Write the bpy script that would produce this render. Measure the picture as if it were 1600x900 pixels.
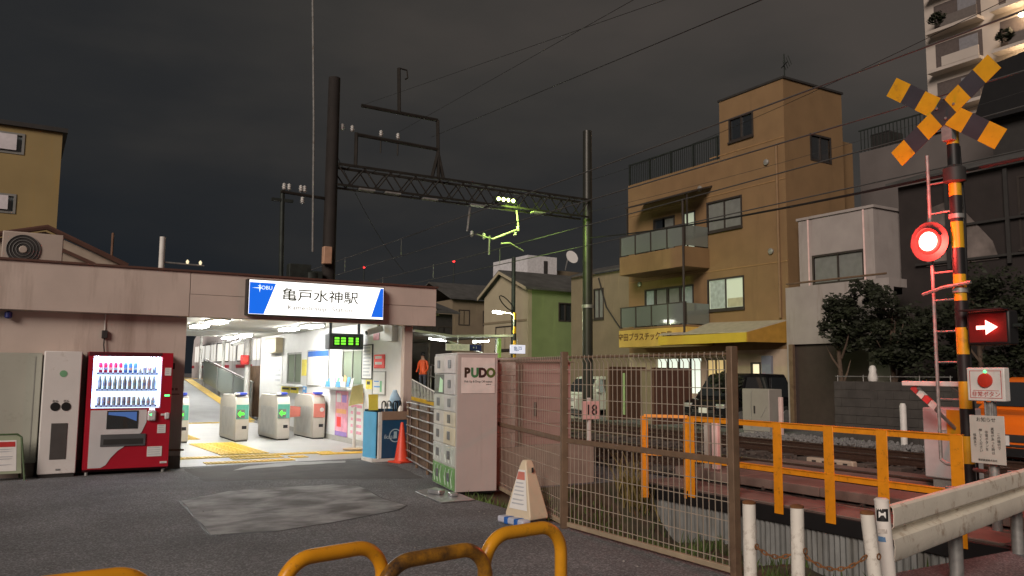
import bpy, bmesh, math, random
from mathutils import Vector, Matrix
random.seed(7)
sc = bpy.context.scene
for o in list(bpy.data.objects): bpy.data.objects.remove(o)
COL = sc.collection
rad = math.radians

# ------------------------------------------------------------------ camera, sky, sun, exposure
cam = bpy.data.cameras.new("camera"); camo = bpy.data.objects.new("camera", cam); COL.objects.link(camo)
cam.sensor_width = 36; cam.lens = 28.8; cam.clip_start = 0.05; cam.clip_end = 2000
def cam_basis(yaw, pitch, roll):
    y, p, r = rad(yaw), rad(pitch), rad(roll)
    F = Vector((math.sin(y)*math.cos(p), math.cos(y)*math.cos(p), math.sin(p)))
    R = Vector((math.cos(y), -math.sin(y), 0)); U = R.cross(F)
    return F, R*math.cos(r)+U*math.sin(r), U*math.cos(r)-R*math.sin(r)
F_, R_, U_ = cam_basis(31.2, 5.976, 0.45)
m = Matrix((R_, U_, -F_)).transposed().to_4x4(); m.translation = (0, 0, 1.55)
camo.matrix_world = m; sc.camera = camo
sc.render.engine = 'CYCLES'; sc.cycles.use_denoising = True; sc.cycles.max_bounces = 7
sc.cycles.diffuse_bounces = 4; sc.cycles.transparent_max_bounces = 12; sc.cycles.sample_clamp_indirect = 4
sc.cycles.caustics_reflective = False; sc.cycles.caustics_refractive = False
sc.view_settings.view_transform = 'Standard'; sc.view_settings.look = 'None'
sc.view_settings.exposure = 0; sc.view_settings.gamma = 1; sc.view_settings.use_curve_mapping = False

w = bpy.data.worlds.new("World"); sc.world = w; w.use_nodes = True
nt = w.node_tree; nt.nodes.clear(); N = nt.nodes.new; L = nt.links.new
out = N('ShaderNodeOutputWorld'); bg = N('ShaderNodeBackground'); L(bg.outputs[0], out.inputs[0])
tc = N('ShaderNodeTexCoord'); mp = N('ShaderNodeMapping'); mp.inputs['Scale'].default_value = (1.3, 1.3, 3.6)
L(tc.outputs['Generated'], mp.inputs[0])
nz = N('ShaderNodeTexNoise'); nz.inputs['Scale'].default_value = 1.9; nz.inputs['Detail'].default_value = 5; nz.inputs['Roughness'].default_value = .5
L(mp.outputs[0], nz.inputs['Vector'])
vd = N('ShaderNodeVectorMath'); vd.operation = 'DOT_PRODUCT'; vd.inputs[1].default_value = (.55, -.2, .8); L(tc.outputs['Generated'], vd.inputs[0])
ma = N('ShaderNodeMath'); ma.operation = 'MULTIPLY_ADD'; L(nz.outputs[0], ma.inputs[0]); ma.inputs[1].default_value = .8; L(vd.outputs['Value'], ma.inputs[2])   # city glow on cloud
cr = N('ShaderNodeValToRGB'); L(ma.outputs[0], cr.inputs[0])
ce = cr.color_ramp.elements; ce[0].position = .3; ce[0].color = (.0135, .016, .0195, 1); ce[1].position = 1.05 if 0 else 1.0; ce[1].color = (.062, .053, .047, 1)
for p_, c_ in ((.53, (.022, .0228, .024, 1)), (.77, (.041, .038, .035, 1))): e = ce.new(p_); e.color = c_
L(cr.outputs[0], bg.inputs[0])
bg.inputs[1].default_value = 1.0

sun = bpy.data.lights.new("sun", 'SUN'); sun.energy = 2.3; sun.angle = rad(24); sun.color = (1, .85, .74)  # wide low sun stands in for unseen street lamps
suno = bpy.data.objects.new("sun", sun); COL.objects.link(suno)
suno.rotation_euler = Vector((.74, .50, -.42)).to_track_quat('-Z', 'Y').to_euler()

# ------------------------------------------------------------------ materials
MATS = {}
def mat(name, col, rough=.6, metal=0, var=.12, scale=5, bump=0, bscale=60, dirt=0, dcol=(.05, .04, .03), dscale=3, spec=.5, streak=False):
    if name in MATS: return MATS[name]
    m = bpy.data.materials.new(name); m.use_nodes = True; t = m.node_tree; n = t.nodes; l = t.links
    b = n['Principled BSDF']; b.inputs['Roughness'].default_value = rough; b.inputs['Metallic'].default_value = metal
    b.inputs['Specular IOR Level'].default_value = spec
    tc = n.new('ShaderNodeTexCoord'); src = tc.outputs['Object']
    no = n.new('ShaderNodeTexNoise'); no.inputs['Scale'].default_value = scale; no.inputs['Detail'].default_value = 6; l.new(src, no.inputs['Vector'])
    rp = n.new('ShaderNodeValToRGB'); l.new(no.outputs[0], rp.inputs[0])
    rp.color_ramp.elements[0].position = .3; rp.color_ramp.elements[1].position = .7
    rp.color_ramp.elements[0].color = tuple(c*(1-var) for c in col)+(1,); rp.color_ramp.elements[1].color = tuple(min(1, c*(1+var)) for c in col)+(1,)
    o = rp.outputs[0]
    if dirt:
        d = n.new('ShaderNodeTexNoise'); d.inputs['Scale'].default_value = dscale; d.inputs['Detail'].default_value = 8; d.inputs['Roughness'].default_value = .7
        if streak:
            mpn = n.new('ShaderNodeMapping'); mpn.inputs['Scale'].default_value = (1, 1, .12); l.new(src, mpn.inputs[0]); l.new(mpn.outputs[0], d.inputs['Vector'])
        else: l.new(src, d.inputs['Vector'])
        dr = n.new('ShaderNodeValToRGB'); l.new(d.outputs[0], dr.inputs[0])
        dr.color_ramp.elements[0].position = .62-.25*dirt; dr.color_ramp.elements[0].color = (0, 0, 0, 1)
        dr.color_ramp.elements[1].position = .78-.15*dirt; dr.color_ramp.elements[1].color = (1, 1, 1, 1)
        mx = n.new('ShaderNodeMix'); mx.data_type = 'RGBA'; l.new(dr.outputs[0], mx.inputs[0]); l.new(o, mx.inputs[6]); mx.inputs[7].default_value = dcol+(1,)
        o = mx.outputs[2]
    l.new(o, b.inputs['Base Color'])
    if bump:
        bn = n.new('ShaderNodeTexNoise'); bn.inputs['Scale'].default_value = bscale; bn.inputs['Detail'].default_value = 4; l.new(src, bn.inputs['Vector'])
        bp = n.new('ShaderNodeBump'); bp.inputs['Strength'].default_value = bump; bp.inputs['Distance'].default_value = .01
        l.new(bn.outputs[0], bp.inputs['Height']); l.new(bp.outputs[0], b.inputs['Normal'])
    MATS[name] = m; return m
def emis(name, col, s):
    if name in MATS: return MATS[name]
    m = bpy.data.materials.new(name); m.use_nodes = True; b = m.node_tree.nodes['Principled BSDF']
    b.inputs['Base Color'].default_value = tuple(c*.5 for c in col)+(1,); b.inputs['Emission Color'].default_value = col+(1,); b.inputs['Emission Strength'].default_value = s
    b.inputs['Roughness'].default_value = .5
    MATS[name] = m; return m
def glass(name, tint=(.8, .85, .85), refl=.1, opacity=0, col=(.1, .1, .1)):
    m = bpy.data.materials.new(name); m.use_nodes = True; t = m.node_tree; n = t.nodes; l = t.links; n.remove(n['Principled BSDF'])
    tr = n.new('ShaderNodeBsdfTransparent'); tr.inputs[0].default_value = tint+(1,)
    gl = n.new('ShaderNodeBsdfGlossy'); gl.inputs['Roughness'].default_value = .06; gl.inputs[0].default_value = (.9, .9, .9, 1)
    df = n.new('ShaderNodeBsdfDiffuse'); df.inputs[0].default_value = col+(1,)
    m0 = n.new('ShaderNodeMixShader'); m0.inputs[0].default_value = opacity; l.new(tr.outputs[0], m0.inputs[1]); l.new(df.outputs[0], m0.inputs[2])
    m1 = n.new('ShaderNodeMixShader'); m1.inputs[0].default_value = refl; l.new(m0.outputs[0], m1.inputs[1]); l.new(gl.outputs[0], m1.inputs[2])
    l.new(m1.outputs[0], n['Material Output'].inputs[0]); MATS[name] = m; return m

# ------------------------------------------------------------------ geometry helpers
class B:
    def __init__(s): s.v = []; s.f = []
    def add(s, vs, fs):
        k = len(s.v); s.v += [tuple(v) for v in vs]; s.f += [tuple(i+k for i in f) for f in fs]; return s
    def box(s, x0, x1, y0, y1, z0, z1):
        return s.add([(x0,y0,z0),(x1,y0,z0),(x1,y1,z0),(x0,y1,z0),(x0,y0,z1),(x1,y0,z1),(x1,y1,z1),(x0,y1,z1)],
                     [(0,3,2,1),(4,5,6,7),(0,1,5,4),(1,2,6,5),(2,3,7,6),(3,0,4,7)])
    def cb(s, c, d, rot=None):
        M = Matrix.Rotation(rot, 3, 'Z') if isinstance(rot, (int, float)) else (rot or Matrix.Identity(3)); c = Vector(c)
        vs = [c+M@Vector((x*d[0]/2, y*d[1]/2, z*d[2]/2)) for z in (-1,1) for x,y in ((-1,-1),(1,-1),(1,1),(-1,1))]
        return s.add(vs, [(0,3,2,1),(4,5,6,7),(0,1,5,4),(1,2,6,5),(2,3,7,6),(3,0,4,7)])
    def tube(s, pts, r, n=8, cap=True):
        pts = [Vector(p) for p in pts]; rs = r if isinstance(r, (list, tuple)) else [r]*len(pts); k = len(s.v); prev = None
        for i, p in enumerate(pts):
            d = (pts[min(i+1, len(pts)-1)]-pts[max(i-1, 0)]).normalized()
            if prev is None: u = d.orthogonal().normalized()
            else: u = (prev-d*prev.dot(d)).normalized()
            prev = u; v = d.cross(u)
            s.v += [tuple(p+(u*math.cos(a)+v*math.sin(a))*rs[i]) for a in (2*math.pi*j/n for j in range(n))]
        for i in range(len(pts)-1):
            for j in range(n):
                a = k+i*n+j; b = k+i*n+(j+1) % n; s.f.append((a, b, b+n, a+n))
        if cap:
            s.f.append(tuple(k+j for j in reversed(range(n)))); e = k+(len(pts)-1)*n; s.f.append(tuple(e+j for j in range(n)))
        return s
    def cyl(s, p0, p1, r0, r1=None, n=12): return s.tube([p0, p1], [r0, r0 if r1 is None else r1], n)
    def prism(s, pts, vec):
        k = len(pts); vec = Vector(vec); a = [Vector(p) for p in pts]
        return s.add(a+[p+vec for p in a], [tuple(reversed(range(k))), tuple(range(k, 2*k))]+[(i, (i+1) % k, (i+1) % k+k, i+k) for i in range(k)])
    def quad(s, *p): return s.add(p, [tuple(range(len(p)))])
    def lathe(s, prof, c, n=12, axis=None):
        M = axis or Matrix.Identity(3); c = Vector(c); k = len(s.v)
        for r, z in prof:
            for j in range(n):
                a = 2*math.pi*j/n; s.v.append(tuple(c+M@Vector((r*math.cos(a), r*math.sin(a), z))))
        for i in range(len(prof)-1):
            for j in range(n):
                a = k+i*n+j; b = k+i*n+(j+1) % n; s.f.append((a, b, b+n, a+n))
        s.f.append(tuple(k+j for j in reversed(range(n)))); e = k+(len(prof)-1)*n; s.f.append(tuple(e+j for j in range(n)))
        return s
    def wall(s, axis, at, th, u0, u1, z0, z1, holes=()):
        """slab in plane axis=at..at+th, spanning u,z, with rectangular openings (u0,u1,z0,z1)"""
        us = sorted({u0, u1, *[h[i] for h in holes for i in (0, 1)]}); zs = sorted({z0, z1, *[h[i] for h in holes for i in (2, 3)]})
        us = [u for u in us if u0 <= u <= u1]; zs = [z for z in zs if z0 <= z <= z1]
        for a, b in zip(us, us[1:]):
            run = None
            for c, d in zip(zs, zs[1:]):
                if any(h[0] <= (a+b)/2 <= h[1] and h[2] <= (c+d)/2 <= h[3] for h in holes): 
                    if run: s._w(axis, at, th, a, b, *run); run = None
                else: run = (run[0], d) if run else (c, d)
            if run: s._w(axis, at, th, a, b, *run)
        return s
    def _w(s, axis, at, th, a, b, c, d):
        if axis == 'Y': s.box(a, b, min(at, at+th), max(at, at+th), c, d)
        else: s.box(min(at, at+th), max(at, at+th), a, b, c, d)
WORLD = set()
def _mesh(name, b, mt, smooth=True, inv=None):
    me = bpy.data.meshes.new(name); vs = [tuple(inv@Vector(v)) for v in b.v] if inv else b.v
    me.from_pydata(vs, [], b.f); bm = bmesh.new(); bm.from_mesh(me); bmesh.ops.recalc_face_normals(bm, faces=bm.faces); bm.to_mesh(me); bm.free()
    if smooth:
        for p in me.polygons: p.use_smooth = True
        me.set_sharp_from_angle(angle=rad(35))
    me.materials.append(MATS[mt] if isinstance(mt, str) else mt); return me
def _bev(o, bevel):
    if bevel:
        md = o.modifiers.new('bevel', 'BEVEL'); md.width = bevel; md.segments = 2; md.limit_method = 'ANGLE'; md.angle_limit = rad(40)
def props(o, label=None, cat=None, group=None, kind=None):
    for k, v in (('label', label), ('category', cat), ('group', group), ('kind', kind)):
        if v: o[k] = v
    return o
def thing(name, label, cat, loc=(0, 0, 0), rz=0, group=None, world=True):
    o = bpy.data.objects.new(name, None); COL.objects.link(o); o.empty_display_size = .1
    o.location = loc; o.rotation_euler = (0, 0, rz); o.matrix_world = Matrix.Translation(loc) @ Matrix.Rotation(rz, 4, 'Z')
    if world: WORLD.add(o.name)
    return props(o, label, cat, group)
def root(o):
    while o.parent: o = o.parent
    return o
def part(p, name, b, mt, bevel=0, smooth=True, label=None, kind=None):
    r = root(p); inv = None
    if r.name in WORLD: inv = (Matrix.Translation(r.location) @ Matrix.Rotation(r.rotation_euler.z, 4, 'Z')).inverted()
    o = bpy.data.objects.new(name, _mesh(name, b, mt, smooth, inv)); COL.objects.link(o); o.parent = p; _bev(o, bevel)
    return props(o, label, None, None, kind)
def single(name, b, mt, label=None, cat=None, group=None, kind=None, bevel=0, smooth=True):
    xs = [v[0] for v in b.v]; ys = [v[1] for v in b.v]; zs = [v[2] for v in b.v]
    c = Vector(((min(xs)+max(xs))/2, (min(ys)+max(ys))/2, min(zs)))
    if kind == 'structure': c = Vector((0, 0, 0))
    o = bpy.data.objects.new(name, _mesh(name, b, mt, smooth, Matrix.Translation(-c))); COL.objects.link(o); o.location = c; _bev(o, bevel)
    if kind == 'structure': WORLD.add(o.name)
    return props(o, label, cat, group, kind)
def share(p, name, src, loc=None):
    o = bpy.data.objects.new(name, src.data); COL.objects.link(o); o.parent = p
    if loc is not None: o.location = loc
    for md in src.modifiers: _bev(o, md.width)
    return o
def dup(r, loc, rz=0, label=None, group=None):
    def cp(o, par):
        c = o.copy(); COL.objects.link(c); c.parent = par
        for ch in o.children: cp(ch, c)
        return c
    c = cp(r, None); c.location = loc; c.rotation_euler = (0, 0, rz)
    if label: c['label'] = label
    if group: c['group'] = group
    return c
def text(p, name, s, size, mt, o, xd, yd, ext=.001, align='CENTER', sx=1, bold=0):
    cu = bpy.data.curves.new(name, 'FONT'); cu.body = s; cu.size = size; cu.extrude = ext; cu.align_x = align; cu.align_y = 'CENTER'; cu.resolution_u = 3; cu.offset = bold
    ob = bpy.data.objects.new('tmp', cu); COL.objects.link(ob); dg = bpy.context.evaluated_depsgraph_get(); dg.update()
    me = bpy.data.meshes.new_from_object(ob.evaluated_get(dg)); bpy.data.objects.remove(ob)
    xd = Vector(xd).normalized(); yd = Vector(yd).normalized(); zd = xd.cross(yd)
    M = Matrix((xd*sx, yd, zd)).transposed().to_4x4(); M.translation = o
    r = root(p)
    if r.name in WORLD: M = (Matrix.Translation(r.location) @ Matrix.Rotation(r.rotation_euler.z, 4, 'Z')).inverted() @ M
    me.transform(M); me.materials.clear(); me.materials.append(MATS[mt] if isinstance(mt, str) else mt); me.name = name
    ob = bpy.data.objects.new(name, me); COL.objects.link(ob); ob.parent = p; return ob
def lamp(p, kind, loc, energy, col, size=.1, aim=None, spot=None):
    ld = bpy.data.lights.new('lamp_light', kind); ld.energy = energy; ld.color = col
    if kind == 'POINT': ld.shadow_soft_size = size
    if kind == 'SPOT': ld.shadow_soft_size = size; ld.spot_size = rad(spot or 120); ld.spot_blend = .6
    if kind == 'AREA': ld.size = size
    o = bpy.data.objects.new('lamp_light', ld); COL.objects.link(o); o.parent = p
    r = root(p) if p else None
    o.location = Vector(loc)-Vector(r.location) if r and r.name in WORLD else loc
    if aim: o.rotation_euler = Vector(aim).to_track_quat('-Z', 'Y').to_euler()
    return o
XP, YP, ZP = (1, 0, 0), (0, 1, 0), (0, 0, 1); XN, YN = (-1, 0, 0), (0, -1, 0)
rnd = random.uniform

# common materials
mat('black', (.012, .012, .013), .5); mat('dark', (.035, .033, .032), .6); mat('rubber', (.02, .02, .02), .8)
mat('steel', (.42, .42, .41), .42, .7, .15, 9); mat('galv', (.33, .33, .32), .5, .5, .25, 14, dirt=.3, dcol=(.16, .12, .09))
mat('white_paint', (.72, .71, .68), .5, 0, .08, 8, dirt=.2, dcol=(.4, .36, .3)); mat('white_clean', (.78, .78, .77), .45, 0, .04, 3)
mat('plaster', (.58, .49, .435), .85, 0, .07, 2, .25, 120, dirt=.42, dcol=(.36, .285, .24), dscale=1.8, streak=True)
mat('hall_white', (.8, .8, .79), .5, 0, .03, 4); mat('paper', (.8, .8, .78), .7, 0, .04, 10)
mat('concrete', (.3, .285, .265), .85, 0, .2, 6, .5, 50, dirt=.4, dcol=(.14, .13, .11)); mat('block', (.6, .6, .56), .9, 0, .2, 14, .5, 90, dirt=.3, dcol=(.18, .16, .14))
mat('ink', (.03, .03, .03), .6); mat('ink_red', (.5, .03, .03), .6); mat('ink_green', (.05, .22, .09), .6); mat('ink_blue', (.02, .12, .45), .6)
mat('orange_paint', (.82, .30, .012), .38, 0, .1, 9, .05, 40, dirt=.22, dcol=(.26, .1, .02), dscale=14); mat('rust_brown', (.17, .09, .055), .75, 0, .3, 9, .3, 70)
mat('fence_brown', (.19, .125, .08), .6, .2, .15, 9, dirt=.2, dcol=(.1, .06, .04)); mat('yellow', (.66, .36, .014), .45, 0, .1, 6, dirt=.18, dcol=(.34, .19, .03), dscale=8); mat('gate_grey', (.6, .56, .49), .4, .1, .06, 4)
mat('wire_grey', (.07, .07, .068), .6); mat('dark_iron', (.03, .038, .034), .6, .4, .3, 8); mat('wire', (.012, .012, .012), .7)
glass('clear', (.95, .97, .97), .07); glass('pane_dark', (.02, .02, .025), .16, .85, (.03, .035, .04)); glass('frost', (.5, .56, .53), .1, .75, (.5, .56, .53))
glass('balcony_glass', (.4, .45, .42), .1, .7, (.24, .27, .25)); emis('lit_warm', (1, .86, .55), 1.0); emis('lit_white', (.93, 1, .97), 1.3); emis('lit_pale', (.85, .95, .72), .32); emis('tube', (1, .99, .93), 80); emis('red_led', (1, .03, .03), 4); emis('green_led', (.1, 1, .25), 2.5)

# ------------------------------------------------------------------ ground
def asphalt():
    m = mat('asphalt', (.165, .172, .182), .82, 0, .3, .8, .9, 160, dirt=.3, dcol=(.11, .114, .122), dscale=1.1); t = m.node_tree; n = t.nodes; l = t.links; b = n['Principled BSDF']
    src = b.inputs['Base Color'].links[0].from_socket; tc = n.new('ShaderNodeTexCoord')
    v = n.new('ShaderNodeTexVoronoi'); v.inputs['Scale'].default_value = 75; l.new(tc.outputs['Object'], v.inputs['Vector'])
    r = n.new('ShaderNodeValToRGB'); l.new(v.outputs['Color'], r.inputs[0]); r.color_ramp.elements[0].position = .45; r.color_ramp.elements[0].color = (.65, .65, .65, 1); r.color_ramp.elements[1].color = (2.3, 2.25, 2.2, 1)
    mx = n.new('ShaderNodeMix'); mx.data_type = 'RGBA'; mx.blend_type = 'MULTIPLY'; mx.inputs[0].default_value = .8; l.new(src, mx.inputs[6]); l.new(r.outputs[0], mx.inputs[7]); l.new(mx.outputs[2], b.inputs['Base Color'])
asphalt()
PX0, PX1, PY0, PY1 = 4.98, 8.0, 4.15, 9.6      # the sunken strip beside the line
b = B(); E_ = 600
for x0, x1, y0, y1 in ((-E_, PX0, -E_, E_), (PX1, E_, -E_, E_), (PX0, PX1, -E_, PY0), (PX0, PX1, PY1, E_)):
    b.quad((x0, y0, 0), (x1, y0, 0), (x1, y1, 0), (x0, y1, 0))
single('ground', b, 'asphalt', kind='structure', smooth=False)
# sunken earth
mat('earth', (.075, .062, .042), .95, 0, .4, 5, .8, 60, dirt=.5, dcol=(.05, .06, .02), dscale=4)
b = B(); nx, ny = 30, 54
def pit_z(x, y):
    u = (x-PX0)/(PX1-PX0); t = min(1, (y-PY0)/.8, (PY1-y)/.8, (x-PX0)/.9)
    z = -.68*max(0, t)**.8
    return z+(.04*math.sin(9*x+3*y)+.05*math.sin(5*y-4*x)+rnd(-.02, .02))*min(1, max(t, 0)*3)
for j in range(ny+1):
    for i in range(nx+1):
        x = PX0+(PX1-PX0)*i/nx; y = PY0+(PY1-PY0)*j/ny; b.v.append((x, y, pit_z(x, y)-.003))
for j in range(ny):
    for i in range(nx):
        k = j*(nx+1)+i; b.f.append((k, k+1, k+nx+2, k+nx+1))
single('terrain', b, 'earth', kind='structure')
def blade_patch(name, n, area, h, mt, label):
    b = B()
    for _ in range(n):
        x, y, z = area(); a = rnd(0, 6.28); hh = h*rnd(.4, 1.3); wd = rnd(.006, .014); dx, dy = math.cos(a), math.sin(a); lean = rnd(.1, .6)*hh; la = rnd(0, 6.28)
        lx, ly = math.cos(la)*lean, math.sin(la)*lean
        b.add([(x-dx*wd, y-dy*wd, z), (x+dx*wd, y+dy*wd, z), (x+dx*wd*.6+lx*.4, y+dy*wd*.6+ly*.4, z+hh*.6), (x-dx*wd*.6+lx*.4, y-dy*wd*.6+ly*.4, z+hh*.6), (x+lx, y+ly, z+hh)], [(0, 1, 2, 3), (3, 2, 4)])
    return single(name, b, mt, label, 'grass', kind='stuff', smooth=False)
mat('grass_green', (.075, .12, .025), .7, 0, .4, 3); mat('reed', (.22, .17, .05), .8, 0, .4, 3)
def ar1():
    while True:
        x = rnd(PX0+.03, PX1-.05); y = rnd(PY0+.05, PY1-.1)
        if random.random() < (.95 if x < PX0+.45 else .22 if math.sin(3*x+2.1*y)+math.sin(4.3*y-x) > .3 else .04): return x, y, pit_z(x, y)-.02
blade_patch('grass', 5200, ar1, .15, 'grass_green', 'green weeds growing in the sunken strip behind the mesh fence')
def ar2(): x = random.gauss(7.72, .12); y = random.gauss(9.35, .14); return min(x, 7.95), min(y, 9.9), -.1 if y > PY1 else pit_z(min(x, 7.95), y)-.02
blade_patch('reed_grass', 170, ar2, .5, 'reed', 'dry yellow reeds between the two far orange posts')
# weathered patch in the pavement
def patch_mat():
    m = mat('patch', (.205, .21, .212), .75, 0, .18, 7, .7, 140); t = m.node_tree; n = t.nodes; l = t.links; b = n['Principled BSDF']
    src = b.inputs['Base Color'].links[0].from_socket; tc = n.new('ShaderNodeTexCoord'); mp = n.new('ShaderNodeMapping'); mp.inputs['Scale'].default_value = (.95, 1.25, 1); mp.inputs['Rotation'].default_value = (0, 0, -.4); l.new(tc.outputs['Object'], mp.inputs[0])
    nz = n.new('ShaderNodeTexNoise'); nz.inputs['Scale'].default_value = 1.7; nz.inputs['Detail'].default_value = 7; nz.inputs['Distortion'].default_value = .5; l.new(mp.outputs[0], nz.inputs['Vector'])
    r = n.new('ShaderNodeValToRGB'); l.new(nz.outputs[0], r.inputs[0]); r.color_ramp.elements[0].position = .36; r.color_ramp.elements[0].color = (.55, .54, .53, 1); r.color_ramp.elements[1].position = .62; r.color_ramp.elements[1].color = (1.75, 1.78, 1.78, 1)
    mx = n.new('ShaderNodeMix'); mx.data_type = 'RGBA'; mx.blend_type = 'MULTIPLY'; mx.inputs[0].default_value = 1; l.new(src, mx.inputs[6]); l.new(r.outputs[0], mx.inputs[7]); l.new(mx.outputs[2], b.inputs['Base Color'])
patch_mat(); mat('patch_dark', (.095, .094, .094), .8, 0, .2, 3, .8, 150); mat('patch_pale', (.3, .31, .31), .6, 0, .15, 4, .3, 120)
def sheet(name, pts, z, mt, jag=.03, step=.25):
    b = B(); o = []
    for i, p in enumerate(pts):
        q = pts[(i+1) % len(pts)]; d = math.dist(p, q); k = max(1, int(d/step))
        for j in range(k):
            t = j/k; o.append((p[0]+(q[0]-p[0])*t+(rnd(-jag, jag) if j else 0), p[1]+(q[1]-p[1])*t+(rnd(-jag, jag) if j else 0), z))
    b.quad(*o); return single(name, b, mt, kind='structure', smooth=False)
PP = [(1.82, 10.64), (1.71, 8.32), (2.3, 8.2), (3.05, 8.45), (3.83, 8.8), (4.05, 9.05), (4.0, 9.6), (4.15, 10.86), (3.9, 11.2), (3.12, 11.26), (2.5, 11.2)]
mat('tar', (.03, .03, .031), .6, 0, .2, 9, .4, 90); sheet('patch_seam', [(3+(x-3)*1.022, 9.8+(y-9.8)*1.02) for x, y in PP], .002, 'tar', .012)
sheet('pavement_patch', [(1.82, 10.64), (1.71, 8.32), (2.3, 8.2), (3.05, 8.45), (3.83, 8.8), (4.05, 9.05), (4.0, 9.6), (4.15, 10.86), (3.9, 11.2), (3.12, 11.26), (2.5, 11.2)], .004, 'patch', .02)
sheet('pavement_strip', [(2.42, 12.3), (3.6, 12.0), (5.3, 11.2), (5.6, 12.9), (5.2, 14.1), (3.0, 14.2), (2.42, 14.0)], .003, 'patch_dark', .03)
sheet('threshold_strip', [(3.05, 13.45), (4.1, 13.75), (5.0, 13.75), (5.1, 14.02), (4.2, 14.25), (3.4, 13.95)], .007, 'patch_pale', .03)
b = B()
for i in range(90):
    x = rnd(-2, 4.8); y = rnd(3.6, 13.5); s_ = rnd(.004, .011); b.lathe([(s_, 0), (s_*.6, s_)], (x, y, 0), 5)
for x, y, s_ in ((3.62, 5.0, .03), (3.2, 6.4, .018), (2.3, 5.6, .018)): b.lathe([(s_, 0), (s_*.9, s_*.7), (s_*.3, s_)], (x, y, 0), 6)
single('gravel', b, 'concrete', 'tiny pale pebbles strewn over the dark forecourt asphalt', 'gravel', kind='stuff')

# ------------------------------------------------------------------ railway
mat('ballast', (.06, .046, .04), .95, 0, .45, 14, 1, 30); mat('stone', (.075, .06, .052), .9, 0, .4, 20); mat('sleeper', (.085, .07, .06), .9, 0, .2, 9, .3, 50)
mat('rail', (.13, .08, .06), .45, .7, .2, 20); mat('rail_top', (.5, .48, .45), .25, .9, .1, 20); mat('stone_pale', (.19, .19, .19), .9, 0, .3, 22)
b = B(); xs = [8.65+.16*i for i in range(int(8.2/.16)+1)]; ys = [4.5+.22*i for i in range(160)]
for y in ys:
    for x in xs: b.v.append((x, y, .014+.012*rnd(-1, 1)))
for j in range(len(ys)-1):
    for i in range(len(xs)-1): k = j*len(xs)+i; b.f.append((k, k+1, k+len(xs)+1, k+len(xs)))
single('ballast_bed', b, 'ballast', kind='structure', smooth=False)
b = B()
for i in range(5200):
    y = 5+28*random.random()**1.6; x = rnd(8.7, 16.7); s_ = rnd(.02, .045); a = rnd(0, 3)
    b.lathe([(s_*.6, -.4*s_), (s_, .1*s_), (s_*.5, .7*s_)], (x, y, .04+rnd(-.01, .02)), 5, Matrix.Rotation(a, 3, 'X'))
single('ballast_gravel', b, 'stone', 'loose brown ballast stones spread over the track bed', 'gravel', kind='stuff', smooth=False)
b = B()
for i in range(1500):
    y = rnd(7, 15); x = random.gauss(16.1, .35); s_ = rnd(.03, .06)
    b.lathe([(s_*.6, -.4*s_), (s_, .1*s_), (s_*.5, .7*s_)], (x, y, .04+rnd(0, .06)), 5, Matrix.Rotation(rnd(0, 3), 3, 'X'))
single('pale_gravel', b, 'stone_pale', 'band of pale grey ballast along the far edge of the tracks', 'gravel', kind='stuff', smooth=False)
def track(cx, label):
    t = thing('railway_track', label, 'track', (cx, 5, 0), group='railway tracks')
    for s_ in (-1, 1):
        x = cx+s_*.533
        pr = [(-.06, .06), (.06, .06), (.06, .075), (.012, .095), (.012, .165), (.033, .175), (.033, .2), (-.033, .2), (-.033, .175), (-.012, .165), (-.012, .095), (-.06, .075)]
        r = part(t, 'rail', B().prism([(x+u, -4, v) for u, v in pr], (0, 74, 0)), 'rail')
        part(r, 'running_surface', B().box(x-.028, x+.028, -4, 70, .2005, .203), 'rail_top')
    s0 = part(t, 'sleeper', B().box(cx-1, cx+1, 5.2, 5.42, .0, .075), 'sleeper', .015)
    for k in range(1, 44): o = share(t, 'sleeper', s0, (0, .62*k, 0))
track(9.95, 'rusty railway track nearer the station, passing the brown apron'); track(13.45, 'rusty railway track on the far side, next to the pale ballast')
mat('apron', (.23, .165, .14), .85, 0, .15, 3, .4, 80, dirt=.3, dcol=(.1, .08, .07), dscale=2)
ap = single('crossing_apron', B().box(8.002, 9.2, 4.3, 9.55, -.12, -.012), 'apron', kind='structure')
for i in range(7):
    for k, (x0, x1) in enumerate(((8.004, 8.594), (8.606, 9.196))):
        y0 = 4.31+.75*i; part(ap, 'slab', B().box(x0, x1, y0+.006, min(y0+.742, 9.54), -.01, .012+rnd(-.004, .006)), 'apron', .006)
for x0, x1 in ((8.7, 9.36), (9.5, 9.93), (9.95, 10.4), (10.54, 11.15)):
    for i in range(4): y0 = 4.31+1.31*i; part(ap, 'slab', B().box(x0, x1, y0, y0+1.3, .05, .175+rnd(-.004, .004)), 'apron', .01)
# retaining side of the apron: black beam and corrugated sheet
t = thing('retaining_wall', 'grey corrugated sheet wall with black beam under the orange railing', 'retaining wall', (8, 6.8, -.75))
mat('corrugated', (.23, .24, .235), .55, .3, .15, 5, dirt=.5, dcol=(.1, .09, .07), dscale=2, streak=True)
part(t, 'beam', B().box(7.94, 8.0, 4.2, 9.58, -.2, -.015), 'black', .005)
b = B(); pts = []; n = 300
for i in range(n+1):
    y = 4.2+5.38*i/n; x = 7.985+.014*math.sin(i/n*5.38/.076*2*math.pi); b.v += [(x, y, -.85), (x, y, -.2)]
for i in range(n): b.f.append((2*i, 2*i+2, 2*i+3, 2*i+1))
part(t, 'corrugated_sheet', b, 'corrugated')

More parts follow.
